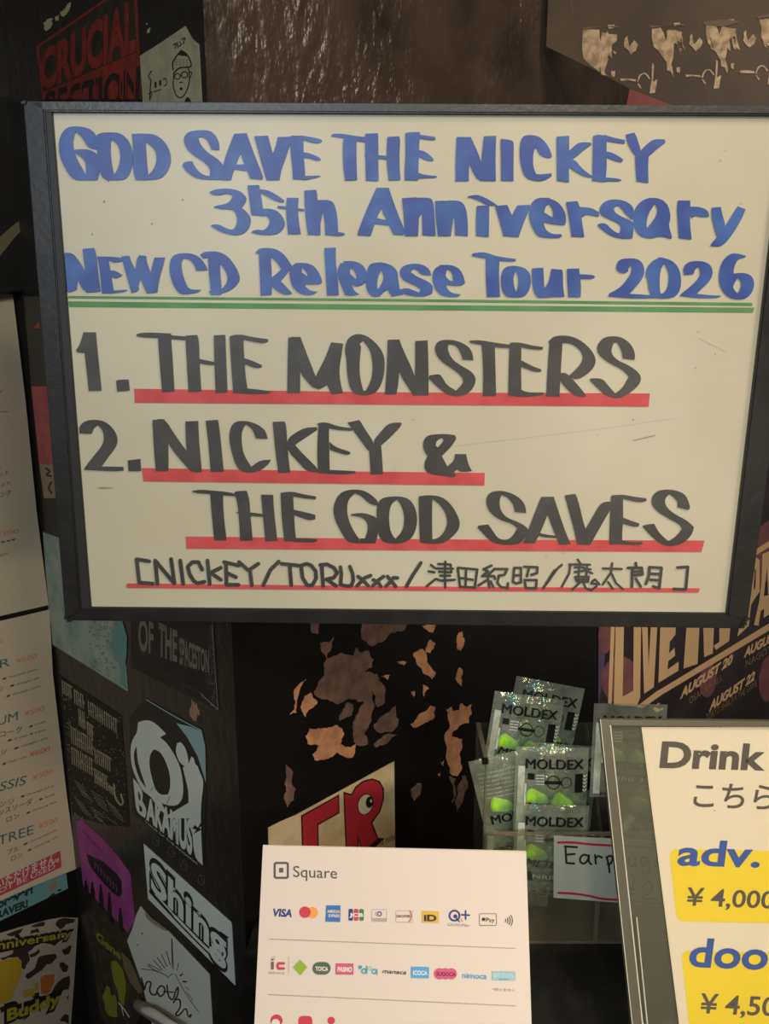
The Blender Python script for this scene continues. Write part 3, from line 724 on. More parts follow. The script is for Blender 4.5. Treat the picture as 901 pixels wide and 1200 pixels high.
c = (145, 820, 6.0)
st, pl, h = sticker('foot_sticker', crop(*c, [(150,-10),(370,110),(545,215),(575,330),(580,590),(560,1172),(380,1040),(60,800),(40,120)]), PL, mat('sticker_black_c', (40, 38, 34), .5), 'black sticker with white ring and foot shapes above white capitals')
a = Art(pl, h + .0002, *c)
a.poly('b', [(370,165),(470,190),(548,222),(572,330),(578,585),(520,400),(450,270)]); a.stroke('b', [(160,0),(365,122),(545,216)], 7)
a.soft = True
a.poly('w', [(100,160),(150,142),(200,150),(250,190),(298,240),(255,265),(300,300),(360,390),(400,480),(420,600),(415,690),(385,740),(330,748),(270,730),(262,715),(305,810),(270,790),(220,730),(190,680),(130,640),(90,560),(55,470),(45,350),(60,280),(95,230)], [(210,350),(182,390),(180,470),(200,560),(225,640),(270,672),(310,665),(328,620),(325,520),(290,420),(250,360)], [(90,325),(70,370),(75,450),(110,560),(160,625),(120,510),(95,420)])
a.poly('w', [(375,305),(400,298),(430,330),(452,400),(455,460),(430,470),(390,440),(362,360)])
a.poly('w', [(415,475),(450,465),(475,400),(495,410),(500,450),(520,465),(530,500),(545,530),(560,570),(555,640),(545,720),(540,850),(555,1165),(495,1110),(480,900),(465,835),(275,830),(455,725),(455,640),(430,540)])
a.poly('w', [(65,550),(100,590),(130,640),(135,680),(128,710),(155,755),(160,800),(148,832),(90,790),(78,690)], [(100,640),(104,700),(116,712),(118,668)], [(108,735),(112,785),(130,790),(130,758)])
a.soft = False
a.txt('w', 'AKAMUS', 158, 832, 482, 1085, 150, 235, bold=.05)
a.txt('w', 'TOUR OF THE KINGDOM', 150, 860, 515, 1160, 12, 14)
a.poly('k', [(482,905),(500,880),(520,900),(550,850),(556,870),(530,905),(548,912),(490,945),(510,915)]); a.stroke('k', [(325,680),(300,735)], 3); a.stroke('k', [(205,615),(190,640)], 3)
a.build(st, {'b': ('blue_wedge', ink('pale_blue', (140, 165, 168)), 'pale blue corner'), 'w': ('printed_shapes', ink('sticker_white', (200, 206, 192)), None), 'k': ('scribble', ink('drawing_ink', (40, 38, 34)), None)})

c = (160, 980, 6.67)
st, pl, h = sticker('name_sticker', crop(*c, [(55,62),(735,672),(742,700),(770,1165),(90,490)]), PL, mat('sticker_white_b', (208, 216, 206), .5), 'white sticker with one word in outlined slab lettering')
a = Art(pl, h + .0002, *c)
sw = [(118,428),(300,625),(480,812),(600,925),(665,958),(690,925),(680,880),(640,850)]
a.txt('k', 'Shing', 98, 398, 716, 1002, 262, 255, bold=.085); a.stroke('k', sw, 44)
a.txt('w', 'Shing', 112, 408, 700, 984, 240, 232, bold=.03); a.stroke('w', sw[1:-1], 20); a.stroke('w', [(150,455),(300,625)], 12); a.poly('k', [(100,420),(130,345),(150,370),(140,430)])
a.poly('k', [(650,740),(720,790),(680,830),(690,870),(640,830)])
a.build(st, {'k': ('letter_outline', ink('letter_black_b', (40, 42, 38)), None), 'w': ('lettering', ink('sticker_white_c', (210, 218, 208)), None)})

c = (90, 1060, 5.3)
st, pl, h = sticker('script_sticker', crop(*c, [(395,12),(430,60),(565,165),(822,435),(845,800),(480,800),(405,490),(312,225),(345,150),(370,60)]), PL, mat('sticker_white_d', (196, 200, 186), .6), 'white sticker with black script lettering and thin sun rays')
a = Art(pl, h + .0002, *c)
for p in ([(590,210),(600,400)], [(588,215),(592,390)], [(555,290),(580,375)], [(525,310),(560,385)], [(500,330),(545,395)], [(475,345),(530,405)], [(445,370),(520,410)], [(400,400),(490,412),(560,445)], [(440,378),(500,420)], [(632,360),(622,410)], [(560,455),(595,428)]): a.stroke('k', p, 4)
for p in ([(655,432),(642,442)], [(680,480),(660,478)]): a.stroke('k', p, 9)
for p in ([(672,512),(700,532)], [(680,540),(722,598)], [(610,430),(650,510),(700,590),(760,672)]): a.stroke('k', p, 3)
a.stroke('k', [(400,455),(412,500),(418,530),(430,490),(445,478),(460,490),(452,525),(462,555),(490,560),(500,530),(520,505),(545,520),(540,555),(515,570),(500,545)], 9)
a.stroke('k', [(560,500),(565,550),(580,585),(600,585),(612,540),(628,515),(625,560),(600,610),(615,590),(640,595),(640,640),(615,680),(630,690),(660,660)], 9); a.stroke('k', [(540,540),(600,545)], 7); a.stroke('k', [(660,655),(680,650),(690,690),(705,700)], 8); a.circ('k', 706, 688, 8)
a.circ('k', 405, 180, 5); a.circ('k', 375, 252, 4)
a.poly('t', [(420,30),(470,90),(565,165),(540,160),(470,118),(430,80)])
a.build(st, {'k': ('lettering', ink('drawing_ink', (40, 38, 34)), None), 't': ('tape_stain', ink('tan_stain', (140, 130, 104)), None)})

c = (80, 950, 8.57)
st, pl, h = sticker('pink_sticker', crop(*c, [(75,112),(130,92),(350,290),(500,470),(620,640),(668,1100),(600,1225),(150,760)]), PL, mat('magenta_print', (140, 52, 118), .55, rgb2=(156, 74, 132), noise_scale=20), 'magenta sticker with a black bubble logo above black figures')
a = Art(pl, h + .0002, *c)
a.poly('k', [(185,430),(260,470),(350,510),(480,630),(530,700),(540,830),(510,870),(450,830),(330,700),(240,590),(200,510)])
for x, y, hh in ((175,720,90), (240,740,150), (325,765,230), (410,840,290), (520,1000,210)):
    a.circ('k', x, y, 11, ry=26); a.poly('k', [(x - 10, y + 15), (x + 12, y + 15), (x + 26, y + hh * .45), (x + 30, y + hh * 1.05), (x - 12, y + hh * .86), (x - 18, y + hh * .4)])
for i in range(8):
    x = 265 + i * 31; y = 545 + i * 34; a.stroke('p', [(x, y - 35), (x + 4, y + 38)], 8); a.stroke('p', [(x, y - 30 + 30 * (i % 2)), (x + 20, y + 5)], 6)
for i in range(9): a.stroke('m', [(140 + i * 22, 190 + i * 24), (150 + i * 22, 222 + i * 24)], 7)
a.build(st, {'k': ('silhouettes', ink('sil_black', (30, 24, 30)), None), 'p': ('logo_strokes', ink('logo_pink', (120, 60, 100)), None), 'm': ('small_text', ink('faint_magenta', (112, 50, 96)), None)})

c = (90, 1060, 5.3)
st, pl, h = sticker('yellow_print_sticker', crop(*c, [(80,50),(140,110),(270,280),(350,370),(432,600),(345,800),(150,720),(120,500)]), PL, mat('dark_brown_print', (44, 38, 32), .6, rgb2=(66, 58, 44), noise_scale=70), 'dark sticker with acid yellow shapes beside the script sticker')
a = Art(pl, h + .0002, *c)
a.txt('y', 'Gene', 120, 215, 275, 345, 55, 50, bold=.04)
a.poly('y', jag([(212,350),(245,350),(290,420),(305,540),(295,632),(262,590),(230,480)], 1, .06)); a.poly('y', jag([(160,570),(185,500),(205,520),(215,570),(240,560),(250,640),(250,700),(200,690),(175,640)], 2, .12))
a.poly('t', [(275,290),(330,345),(412,540),(385,555),(330,480),(295,400)]); a.stroke('w', [(260,610),(300,660),(325,700)], 7); a.stroke('w', [(275,620),(290,690)], 5)
a.build(st, {'y': ('yellow_print', ink('acid_yellow', (128, 128, 34)), None), 't': ('tape_strip', ink('tan_tape', (112, 98, 76)), None), 'w': ('white_strokes', ink('sticker_white', (200, 206, 192)), None)})
# curled loose corner at the foot
def tube(name, pts, radii, m, parent=None, n=12):
    V = []; Fc = []
    for i, p in enumerate(pts):
        d = (pts[min(i + 1, len(pts) - 1)] - pts[max(i - 1, 0)]).normalized(); s1 = d.orthogonal().normalized(); s2 = d.cross(s1)
        for k in range(n):
            t = 2 * math.pi * k / n; V.append(p + (s1 * math.cos(t) + s2 * math.sin(t)) * radii[i])
    for i in range(len(pts) - 1):
        for k in range(n): Fc.append((i * n + k, i * n + (k + 1) % n, (i + 1) * n + (k + 1) % n, (i + 1) * n + k))
    Fc.append(tuple(range(n))[::-1]); Fc.append(tuple(range((len(pts) - 1) * n, len(pts) * n)))
    me = me_from(V, Fc, name)
    for f in me.polygons: f.use_smooth = True
    return link(name, me, m, parent)
def along(plane, pix, d): return [plane.hit(x, y, d) for x, y in pix]
ro = thing('rolled_tape', PL.hit(170, 1190, .008), 'grey and white curled tape roll at the bottom left of the stickers', 'tape')
tube('tape_curl', along(PL, [(158,1180),(162,1177),(172,1184),(190,1196),(215,1215)], .008), [.003, .008, .0085, .008, .007], mat('grey_tape', (118, 112, 104), .5), ro)
tube('white_core', along(PL, [(165,1184),(168,1183),(176,1186),(184,1190),(196,1198),(212,1208)], .016), [.001, .0045, .006, .0055, .005, .005], mat('white_core', (196, 190, 178), .5), ro)

# --- far-left wall: menu sheets, cow print sticker, teal sticker, box
paper = mat('menu_paper', (190, 172, 144), .7, bump=.15, bump_scale=40)
up = slab('menu_sheet', [(-190,330),(15,345),(30,470),(43,600),(57,709),(-190,765)], PW, .0045, -.003, paper); tag(up, 'upper drinks menu sheet with a ¥300 price on the left wall', 'menu')
a = Art(PW, .0047, 0, 530, 8.0)
a.txt('o', '¥300', -52, 795, 178, 758, 46); a.txt('k', '▼▼▼', 8, 856, 148, 826, 18); a.txt('k', 'ット', -10, 225, 85, 200, 32); a.txt('k', 'より', 8, 322, 96, 298, 26); a.txt('k', 'ンク', 2, 420, 100, 395, 42); a.txt('k', 'ー', -10, 160, 18, 150, 30); a.txt('g', 'style', -20, 985, 78, 955, 28)
a.crop(0, 0, 1); a.rect('g', -30, 482.8, 9.5, 483.6, -.02); a.stroke('k', [(-3,463),(1,458)], .9)
a.build(up, {'o': ('price', ink('price_orange', (206, 120, 74)), 'orange price'), 'k': ('lettering', ink('menu_ink', (84, 78, 66)), None), 'g': ('rule', ink('menu_grey', (128, 122, 106)), None)})
dn = slab('menu_sheet', [(-190,772),(58,714.5),(62,790),(78,930),(90,1018),(40,1038),(-190,1140)], PW, .0045, -.003, paper); tag(dn, 'lower drinks menu sheet listing CASSIS and TREE with ¥500 prices', 'menu')
a = Art(PW, .0047, 0, 740, 7.5)
a.txt('o', '0', 0, 108, 28, 103, 42); a.txt('g', 'ER', -90, 345, 88, 300, 76); a.txt('o', '¥500', 142, 282, 322, 233, 44)
a.txt('k', '- ● Tomato juice', -10, 437, 332, 336, 17); a.txt('k', 'ン', -8, 530, 30, 520, 48); a.txt('k', '- ● Ginger ale', 58, 500, 348, 412, 17); a.txt('k', '- ● Orange juice', 25, 590, 355, 485, 17)
a.txt('g', 'UM', -22, 828, 155, 776, 78); a.txt('o', '¥500', 212, 750, 388, 692, 44)
a.txt('k', 'コーク', 0, 930, 192, 880, 46); a.txt('k', '- ● Coke', 228, 858, 402, 796, 17); a.txt('k', '- - ● Coke & Lime', 0, 990, 408, 868, 17); a.txt('k', 'シ', 5, 1090, 62, 1065, 44); a.txt('k', '- ● Ginger ale', 88, 1052, 418, 940, 17)
a.txt('r', '¥600', 258, 1105, 438, 1050, 46); a.txt('k', '● Hot rum', 20, 1178, 235, 1105, 19)
a.crop(0, 890, 6.67)
a.txt('g', 'ASSIS', -98, 275, 208, 192, 72, shear=.2); a.txt('o', '¥500', 252, 165, 412, 108, 42)
a.txt('k', 'ンジ', 0, 372, 112, 340, 38); a.txt('k', '- ● Orange juice', 135, 310, 420, 210, 15); a.txt('k', 'ンスソーダ', -12, 440, 252, 345, 40); a.txt('k', '- ● Soda', 278, 335, 428, 275, 15); a.txt('k', 'ロン', 50, 492, 150, 455, 38); a.txt('k', '- ● Oolong tea', 180, 440, 440, 335, 15)
a.txt('g', 'TREE', -15, 672, 262, 582, 76); a.txt('o', '¥500', 302, 545, 448, 488, 42)
a.txt('k', 'ブル', 60, 745, 145, 710, 36); a.txt('k', '- ● Grapefruit', 150, 690, 445, 555, 14); a.txt('k', 'ロン', 88, 795, 175, 758, 36); a.txt('k', '- ● Oolong tea', 190, 735, 450, 608, 14)
a.poly('r2', [(-40,955),(470,714),(480,842),(-40,1085)])
a.txt('w', 'いただけません。', -25, 1015, 462, 792, 66, bold=.02); a.txt('w', 'NOT BE USED', -70, 1075, 430, 850, 38)
a.build(dn, {'o': ('price', ink('price_orange', (206, 120, 74)), 'orange prices'), 'g': ('heading', ink('heading_teal', (72, 100, 98)), 'teal grey headings'), 'k': ('lettering', ink('menu_ink', (84, 78, 66)), None), 'r': ('price', ink('price_red', (214, 96, 70)), 'red price'), 'r2': ('notice_bar', ink('notice_red', (170, 70, 76)), 'red notice bar'), 'w': ('notice_lettering', ink('notice_white', (206, 180, 172)), None)})

st, pl, h = sticker('teal_sticker', crop(0, 890, 6.67, [(-400,1300),(-380,1180),(300,940),(515,880),(532,1008),(0,1262),(-380,1420)]), PW, mat('teal_print', (96, 138, 134), .55), 'teal sticker with dark lettering just under the lower menu sheet', th=.0006)
a = Art(pl, h + .0002, 0, 890, 6.67)
a.txt('k', 'Forever!', -60, 1185, 258, 1040, 66, bold=.05); a.txt('k', 'BRAVER!', -70, 1262, 218, 1150, 58, bold=.05); a.poly('t', [(380,975),(450,940),(440,1010),(395,1030)]); a.poly('k', [(368,1085),(420,1040),(432,1055),(405,1078)]); a.poly('k', [(450,1020),(478,1010),(482,1022),(455,1035)])
a.build(st, {'k': ('lettering', ink('teal_dark', (34, 48, 48)), None), 't': ('tan_mark', ink('tan_mark', (140, 110, 90)), None)})

c = (0, 1060, 8.57)
st, pl, h = sticker('cow_print_flyer', crop(*c, [(-700,560),(-350,420),(0,290),(250,215),(500,150),(620,130),(785,135),(745,760),(690,1500),(-700,1750)]), PW, mat('cream_print', (150, 138, 122), .6), 'cow patterned flyer with yellow lettering and a beer mug', 'flyer', th=.001)
a = Art(pl, h + .0002, *c)
for p in ([(60,300),(240,235),(210,280),(120,320)], [(310,215),(400,180),(455,178),(440,215),(360,228)], [(555,200),(590,150),(640,135),(760,150),(740,180),(660,200),(610,250)], [(310,260),(380,235),(400,280),(300,300)], [(150,420),(290,360),(430,340),(440,380),(350,420),(280,480),(300,560),(250,650),(220,640),(215,560),(150,530),(30,560),(0,540),(130,490)], [(440,380),(500,360),(660,330),(610,360),(550,415),(500,395)], [(300,500),(390,445),(402,480),(310,535)], [(260,700),(350,640),(380,540),(440,510),(560,495),(572,530),(520,590),(470,600),(420,660),(330,720),(290,750),(255,730)], [(620,450),(660,440),(700,405),(720,420),(690,500),(650,510)], [(600,585),(640,580),(690,620),(680,665),(640,680),(610,650)], [(510,890),(580,780),(700,715),(690,850),(600,880)], [(305,1060),(330,1010),(420,960),(430,1010),(340,1075)], [(600,1170),(650,1100),(690,1110),(690,1200)], [(670,930),(695,910),(690,985)], [(-10,1040),(40,1020),(60,1060),(10,1090)]):
    a.poly('b', jag(p, 1, .12))
a.txt('dk', 'Anniversary', -165, 500, 745, 312, 150, 95, bold=.1); a.txt('y', 'Anniversary', -155, 482, 725, 318, 100, 72, bold=.02)
a.poly('y2', jag([(-60,600),(60,555),(180,525),(215,570),(215,700),(160,830),(100,960),(20,1000),(-60,960)], 1, .04))
a.poly('y2', [(230,870),(340,845),(350,915),(230,935)]); a.poly('y2', [(345,800),(385,770),(390,850),(350,870)])
a.poly('w', [(385,720),(430,690),(500,665),(590,700),(600,650),(620,640),(560,780),(520,880),(480,910),(395,920)]); a.poly('m', [(405,735),(450,705),(548,700),(545,780),(500,880),(470,905),(412,900)])
a.txt('dk', 'Buddy', 40, 1185, 640, 960, 165, 150, bold=.14); a.txt('y', 'Buddy', 70, 1170, 610, 985, 120, 110, bold=.04)
a.build(st, {'b': ('cow_patches', ink('cow_brown', (48, 36, 32)), None), 'dk': ('letter_outline', ink('cow_dark', (30, 26, 18)), None), 'y': ('lettering', ink('mustard', (140, 128, 30)), None), 'y2': ('yellow_shapes', ink('mustard_b', (150, 126, 32)), None), 'w': ('mug_foam', ink('mug_white', (158, 146, 128)), None), 'm': ('mug_beer', ink('beer_orange', (150, 88, 34)), None)})

bx = thing('wall_box', PW.hit(20, 300, .02), 'black box with a tan tape strip above the upper menu sheet', 'box')
slab('box_body', [(-60,120),(30,110),(37,250),(44,338),(6,344),(-60,352)], PW, .03, -.0, mat('box_black', (20, 19, 18), .5), bx, .002)
slab('tape_strip', [(-40,308),(-5,282),(18,262),(35,252),(35,262),(20,275),(0,300),(-40,330)], PW, .0312, -.030, mat('tan_tape_b', (104, 94, 68), .7), bx)
slab('tape_strip', [(22,276),(36,264),(37,280)], PW, .0312, -.030, mat('maroon_tape', (66, 28, 34), .7), bx)['label'] = 'maroon tape scrap'

# --- right face: sticker with red letters, poster, hanging flyer, pink scrap
c = (310, 885, 5.63)
st, pl, h = sticker('red_letter_sticker', crop(*c, [(25,480),(105,440),(210,395),(855,42),(862,610),(840,690),(30,700)]), PR, mat('aged_cream', (216, 196, 148), .6, rgb2=(200, 176, 126), noise_scale=30), 'cream sticker with red letters, the R holding an eye', th=.0009)
a = Art(pl, h + .0002, *c)
a.poly('k', [(240,398),(492,258),(495,382),(355,462),(360,690),(248,690)]); a.poly('r', [(250,404),(484,272),(487,376),(347,455),(352,690),(258,690)])
Rk = [(520,240),(572,256),(600,205),(650,168),(710,152),(760,170),(788,220),(788,290),(765,370),(712,446),(750,545),(790,548),(740,600),(700,690),(650,690),(628,600),(622,560),(622,690),(538,690),(525,400)]
a.poly('k', Rk); a.poly('r', [(529,254),(576,268),(606,214),(654,178),(710,162),(752,178),(778,222),(778,290),(756,366),(700,446),(742,552),(690,600),(690,690),(655,690),(636,590),(612,520),(614,690),(546,690),(534,400)])
a.circ('k2', 665, 325, 52, ry=72, rot=.25, n=24); a.circ('w', 665, 325, 46, ry=66, rot=.25, n=24); a.circ('k3', 692, 310, 24, ry=38, rot=.1, n=16); a.circ('w2', 702, 302, 7, ry=12, n=8)
a.txt('k', 'THE MAN', 738, 610, 858, 560, 36, 44)
a.build(st, {'k': ('letter_outline', ink('brown_black', (58, 26, 26)), None), 'r': ('lettering', ink('crimson', (178, 44, 56)), None), 'k2': ('eye_outline', ink('brown_black', (58, 26, 26)), None), 'w': ('eye_white', ink('eye_cream', (214, 200, 160)), None), 'k3': ('pupil', ink('pupil_dark', (30, 24, 22)), None), 'w2': ('pupil_glint', ink('eye_cream', (214, 200, 160)), None)})

st, pl, h = sticker('concert_poster', [(703,560),(712,545),(1010,380),(1010,790),(700,950)], PR, mat('poster_black', (50, 44, 46), .5, rgb2=(64, 54, 60), noise_scale=8), 'dark concert poster with tall cream capitals above a slanting bar', 'poster', th=.001)
a = Art(pl, h + .0003, 700, 730, 4.483)
a.poly('pu', [(12,-600),(42,-620),(40,150),(30,300),(5,430),(5,100)])
a.circ('pk', 120, 300, 100, ry=125, n=24); a.circ('pk', 40, 70, 36, ry=90, n=20); a.circ('pk', 580, 300, 45, ry=92, n=20, rot=.1); a.circ('pk', 900, 290, 52, ry=125, n=20, rot=.1); a.poly('pk', [(800,-470),(901,-540),(901,-230),(860,-200),(770,-260)])
a.poly('c', [(75,-100),(97,-110),(74,430),(56,420)])
a.poly('c', [(98,-100),(142,-120),(132,388),(188,356),(192,-140),(232,-160),(224,395),(205,438),(86,432)])
a.poly('c', [(236,60),(228,-100),(262,-110),(268,232),(288,-120),(324,-140),(296,338),(245,372)])
a.poly('c', [(335,-130),(415,-170),(410,60),(380,100),(376,160),(405,130),(408,172),(372,200),(368,245),(426,203),(426,250),(320,315)])
a.poly('c', [(482,-190),(548,-220),(526,215),(452,240)]); a.poly('c', [(556,28),(590,-180),(622,-190),(606,160),(560,180)]); a.poly('c', [(640,28),(670,-180),(718,-210),(692,95),(622,142),(610,120),(640,100)])
a.poly('c', [(205,440),(310,360),(340,343),(901,3),(901,40),(340,376),(240,447)]); a.poly('k2', [(300,440),(420,370),(430,384),(330,452)]) ; a.poly('c', [(290,450),(320,420),(345,425),(345,455),(310,470)])
a.txt('c', 'AUGUST 20', 432, 400, 712, 205, 48, 44, bold=.05, shear=.3); a.txt('c2', 'OSAKA HALL', 482, 428, 656, 300, 38, 32)
a.txt('c', 'AUGUST 22', 585, 465, 828, 295, 48, 44, bold=.05, shear=.3); a.txt('c2', 'TOKYO SHIBUYA THE GAME', 570, 520, 838, 330, 40, 34)
a.txt('c', 'AUGUST 26', 768, 182, 1000, 50, 46, 42, bold=.05, shear=.3); a.txt('c2', 'NAGOYA', 778, 235, 940, 130, 38, 36)
a.crop(840, 600, 7.5)
a.poly('c', [(318,410),(350,400),(376,425),(376,700),(340,750),(300,815),(280,1000),(180,1095),(196,1010),(262,960),(292,700)], [(330,500),(322,690),(338,660),(346,510)])
a.poly('c', [(400,370),(560,300),(560,870),(458,900),(410,930),(415,850),(385,870),(365,1000),(325,992),(372,780),(392,600)], [(440,480),(412,740),(450,730)])
a.poly('c', [(318,345),(440,265),(560,200),(560,250),(440,320),(330,388)])
a.circ('pu2', 0, 0, 1, n=5)
a.build(st, {'pu': ('purple_edge', ink('poster_purple', (104, 84, 116)), None), 'pk': ('pink_figures', ink('poster_pink', (144, 92, 92), rgb2=(120, 80, 92), noise_scale=30), None), 'c': ('lettering', ink('poster_cream', (236, 196, 146)), None), 'k2': ('shade_line', ink('poster_black_b', (50, 44, 46)), None), 'c2': ('small_lettering', ink('poster_cream_b', (150, 122, 94)), None), 'pu2': ('dot', ink('poster_purple', (104, 84, 116)), None)})

c = (640, 0, 3.452)
PF = Plane(PR.hit(640, 60, .012), (-.56, -.83, .03))
fly = slab('photo_flyer', crop(*c, [(-2,-160),(8,0),(0,188),(180,275),(340,360),(520,428),(1100,470),(1150,-160)]), PF, .0, .0012, mat('flyer_brown', (86, 73, 62), .5, rgb2=(98, 82, 64), noise_scale=9))
tag(fly, 'brown flyer with a row of high contrast cream face prints at the top right', 'flyer')
a = Art(PF, .0004, *c)
for dx, dy, s_ in ((0, 0, 1.0), (270, -8, .96), (490, -22, .95), (705, -45, .95)):
    def q(l): return [(145 + dx + (x - 145) * s_, 110 + dy + (y - 110) * s_) for x, y in l]
    if dx == 0: a.poly('c', jag(q([(148,122),(215,120),(220,170),(215,290),(180,265),(150,235),(144,180)]), 1, .05))
    else: a.poly('c', jag(q([(158,125),(195,120),(215,170),(222,230),(245,290),(248,330),(235,300),(200,240),(165,200)]), 1, .08))
    for p in ([(225,130),(285,140),(285,165),(250,190),(235,290),(245,305),(222,300),(225,230),(215,190)], [(250,100),(275,98),(278,112),(252,115)], [(318,155),(328,145),(335,190),(358,162),(372,180),(362,205),(342,220),(315,190)], [(270,205),(285,210),(280,222)], [(262,288),(278,286),(275,312),(264,308)], [(300,318),(365,322),(362,330),(302,328)]):
        a.poly('c', jag(q(p), 1, .1))
    a.stroke('c', q([(370,330),(380,305),(400,298),(418,318)]), 6); a.poly('c', q([(428,255),(436,262),(432,330),(450,320),(440,375),(418,378),(426,320)])); a.stroke('c', q([(372,340),(382,355)]), 7)
    a.poly('g', jag(q([(146,110),(290,104),(300,112),(150,122)]), 1, .1))
for k in range(26):
    t = (145, 425, 650, 865)[k % 4]; x = t + random.uniform(0, 120); y = random.uniform(120, 160); w_ = random.uniform(3, 11); hh = random.uniform(25, 95)
    a.poly('c', jag([(x, y), (x + w_, y + 3), (x + w_ * 1.6 + hh * .15, y + hh), (x + hh * .12, y + hh * .8)], 1, .1))
a.stroke('g', [(100,0),(106,70)], 2)
a.build(fly, {'c': ('face_print', ink('print_cream', (206, 176, 136), rgb2=(160, 134, 102), noise_scale=120), None), 'g': ('print_shadow', ink('print_grey', (116, 98, 80)), None)})
sticker('sticker_strip', crop(*c, [(338,358),(520,425),(560,560),(300,560)]), PR, mat('rose', (150, 88, 88), .6), 'rose coloured sticker corner under the photo flyer at the top right')

# ------------------------------------------------------------------ payment card (tent card) on the counter
CQ = [(308, 991), (616.5, 998), (625.5, 1285), (294, 1285)]
PC, CP = quadplane(CQ, lambda P: (CAM.z - COUNTER - .0015) / -P[3].z)
print('card', [tuple(round(c, 3) for c in p) for p in CP], PC.n)
card = thing('payment_card', (CP[3] + CP[2]) / 2, 'cream tent card listing payment logos standing on the counter', 'card')
cm = mat('card_stock', (224, 210, 194), .6, bump=.06, bump_scale=300)
cpanel = slab('front_panel', CQ, PC, 0, .0007, cm, card)
top_l, top_r = CP[0], CP[1]; bk = Vector((0, .07, 0)); dz = top_l.z - COUNTER
v = [top_l - PC.n * .0009, top_r - PC.n * .0009, Vector((top_r.x, top_r.y + .07, COUNTER)), Vector((top_l.x, top_l.y + .07, COUNTER))]
v2 = [p + Vector((0, .0007, .0003)) for p in v]
link('rear_panel', me_from(v + v2, [(0, 1, 2, 3), (7, 6, 5, 4), (0, 4, 5, 1), (1, 5, 6, 2), (2, 6, 7, 3), (3, 7, 4, 0)]), cm, card)
a = Art(PC, .0003)
def rrect(art, key, x0, y0, x1, y1, r, hole=None, n=5, sl=0.0):
    def ring(x0, y0, x1, y1, r):
        o = []
        for cx_, cy_, a0 in ((x1 - r, y1 - r, 0), (x0 + r, y1 - r, 90), (x0 + r, y0 + r, 180), (x1 - r, y0 + r, 270)):
            for i in range(n + 1):
                t = math.radians(a0 + 90 * i / n); o.append((cx_ + r * math.cos(t), cy_ + r * math.sin(t) + sl * (cx_ - x0)))
        return o
    if hole: art.poly(key, ring(x0, y0, x1, y1, r), ring(x0 + hole, y0 + hole, x1 - hole, y1 - hole, max(r - hole, .3)))
    else: art.poly(key, ring(x0, y0, x1, y1, r))
rrect(a, 'k', 320.5, 1010, 338.5, 1030, 3.2, hole=2.6); rrect(a, 'k', 327, 1017, 332, 1022.5, .8)
a.txt('k', 'Square', 343.5, 1027.5, 395, 1029.5, 13.5, bold=.004)
a.txt('nb', 'VISA', 320, 1073.5, 342, 1074.5, 9, bold=.04, shear=.2)
a.circ('or', 366, 1069.5, 6.6); a.circ('rd', 357.3, 1069, 6.8)
a.poly('bl', [(382,1061),(399,1061),(398.6,1080.5),(381.2,1080)]); a.txt('wh', 'AMERICAN', 383.5, 1069.5, 398, 1070, 3.4, bold=.03); a.txt('wh', 'EXPRESS', 385, 1074.5, 398, 1075, 3.4, bold=.03)
for i, k in enumerate(('nb', 'rd', 'gn')): rrect(a, k, 408.3 + i * 6.3, 1065 + i * .1, 413.6 + i * 6.3, 1079, 1.6)
a.txt('wh', 'JCB', 409.2, 1074, 425.5, 1074.3, 4.2, bold=.05)
rrect(a, 'gy', 435.3, 1065.5, 453.3, 1080, .6, hole=.5); a.circ('nb', 444.5, 1071, 3, hole=.6); a.circ('gy', 441.5, 1071, 2.4, hole=.6); a.rect('gy', 436.5, 1076, 452.5, 1079)
rrect(a, 'gy', 463.5, 1067, 483.3, 1081, .6, hole=.4); a.txt('br', 'DISCOVER', 464.5, 1075, 481, 1075, 2.8, bold=.03); a.stroke('or2', [(480.5,1068),(482,1074),(479.5,1080)], 1.5)
a.rect('ye', 494.3, 1067.5, 514, 1081, .03); a.txt('dk', 'iD', 496.5, 1079, 511.5, 1079.5, 7.5, bold=.05)
a.circ('nb', 532.5, 1073, 7, hole=.68); a.circ('nb', 533.5, 1073.8, 2.4); a.stroke('nb', [(535,1076),(538,1080)], 1.8); a.stroke('nb', [(545.5,1067.5),(545.5,1077)], 2); a.stroke('nb', [(541,1072),(550,1072.5)], 2); a.stroke('or2', [(540,1077),(542,1080)], .9); a.txt('gy', 'QUICPay', 524, 1084.5, 551, 1086, 3, bold=.02, shear=.3)
rrect(a, 'dk', 561.5, 1070.5, 582, 1084.7, 1.6, hole=.45); a.circ('dk', 566.6, 1077.3, 2.1, n=10); a.txt('dk', 'Pay', 569.5, 1080.3, 579.5, 1080.6, 5.2)
for i in range(4):
    r = 2.4 + i * 2.6; cx_ = 590.3
    a.stroke('dk', [(cx_ + r * math.cos(t), 1078.8 + r * math.sin(t) * 1.05) for t in (-.62, -.3, 0, .3, .62)], .9, smooth=False)
a.poly('gy', [(316,1100),(604,1111),(604,1111.8),(316,1100.9)]); a.poly('gy', [(314,1165),(604,1178.4),(604,1179.3),(314,1165.9)])
a.rect('br', 317.5, 1127, 320.8, 1136); a.rect('br', 317.8, 1123.5, 320.6, 1125.5); a.stroke('rd', [(332.5,1129),(326,1129),(325,1132),(326,1135),(332.5,1135)], 3, smooth=False); a.txt('gy', 'SERVICE', 314.5, 1141.3, 333.5, 1141.8, 2.8); a.stroke('gy', [(318,1122),(321.5,1121),(322,1124)], .6); a.rect('gy', 338, 1121, 338.4, 1142)
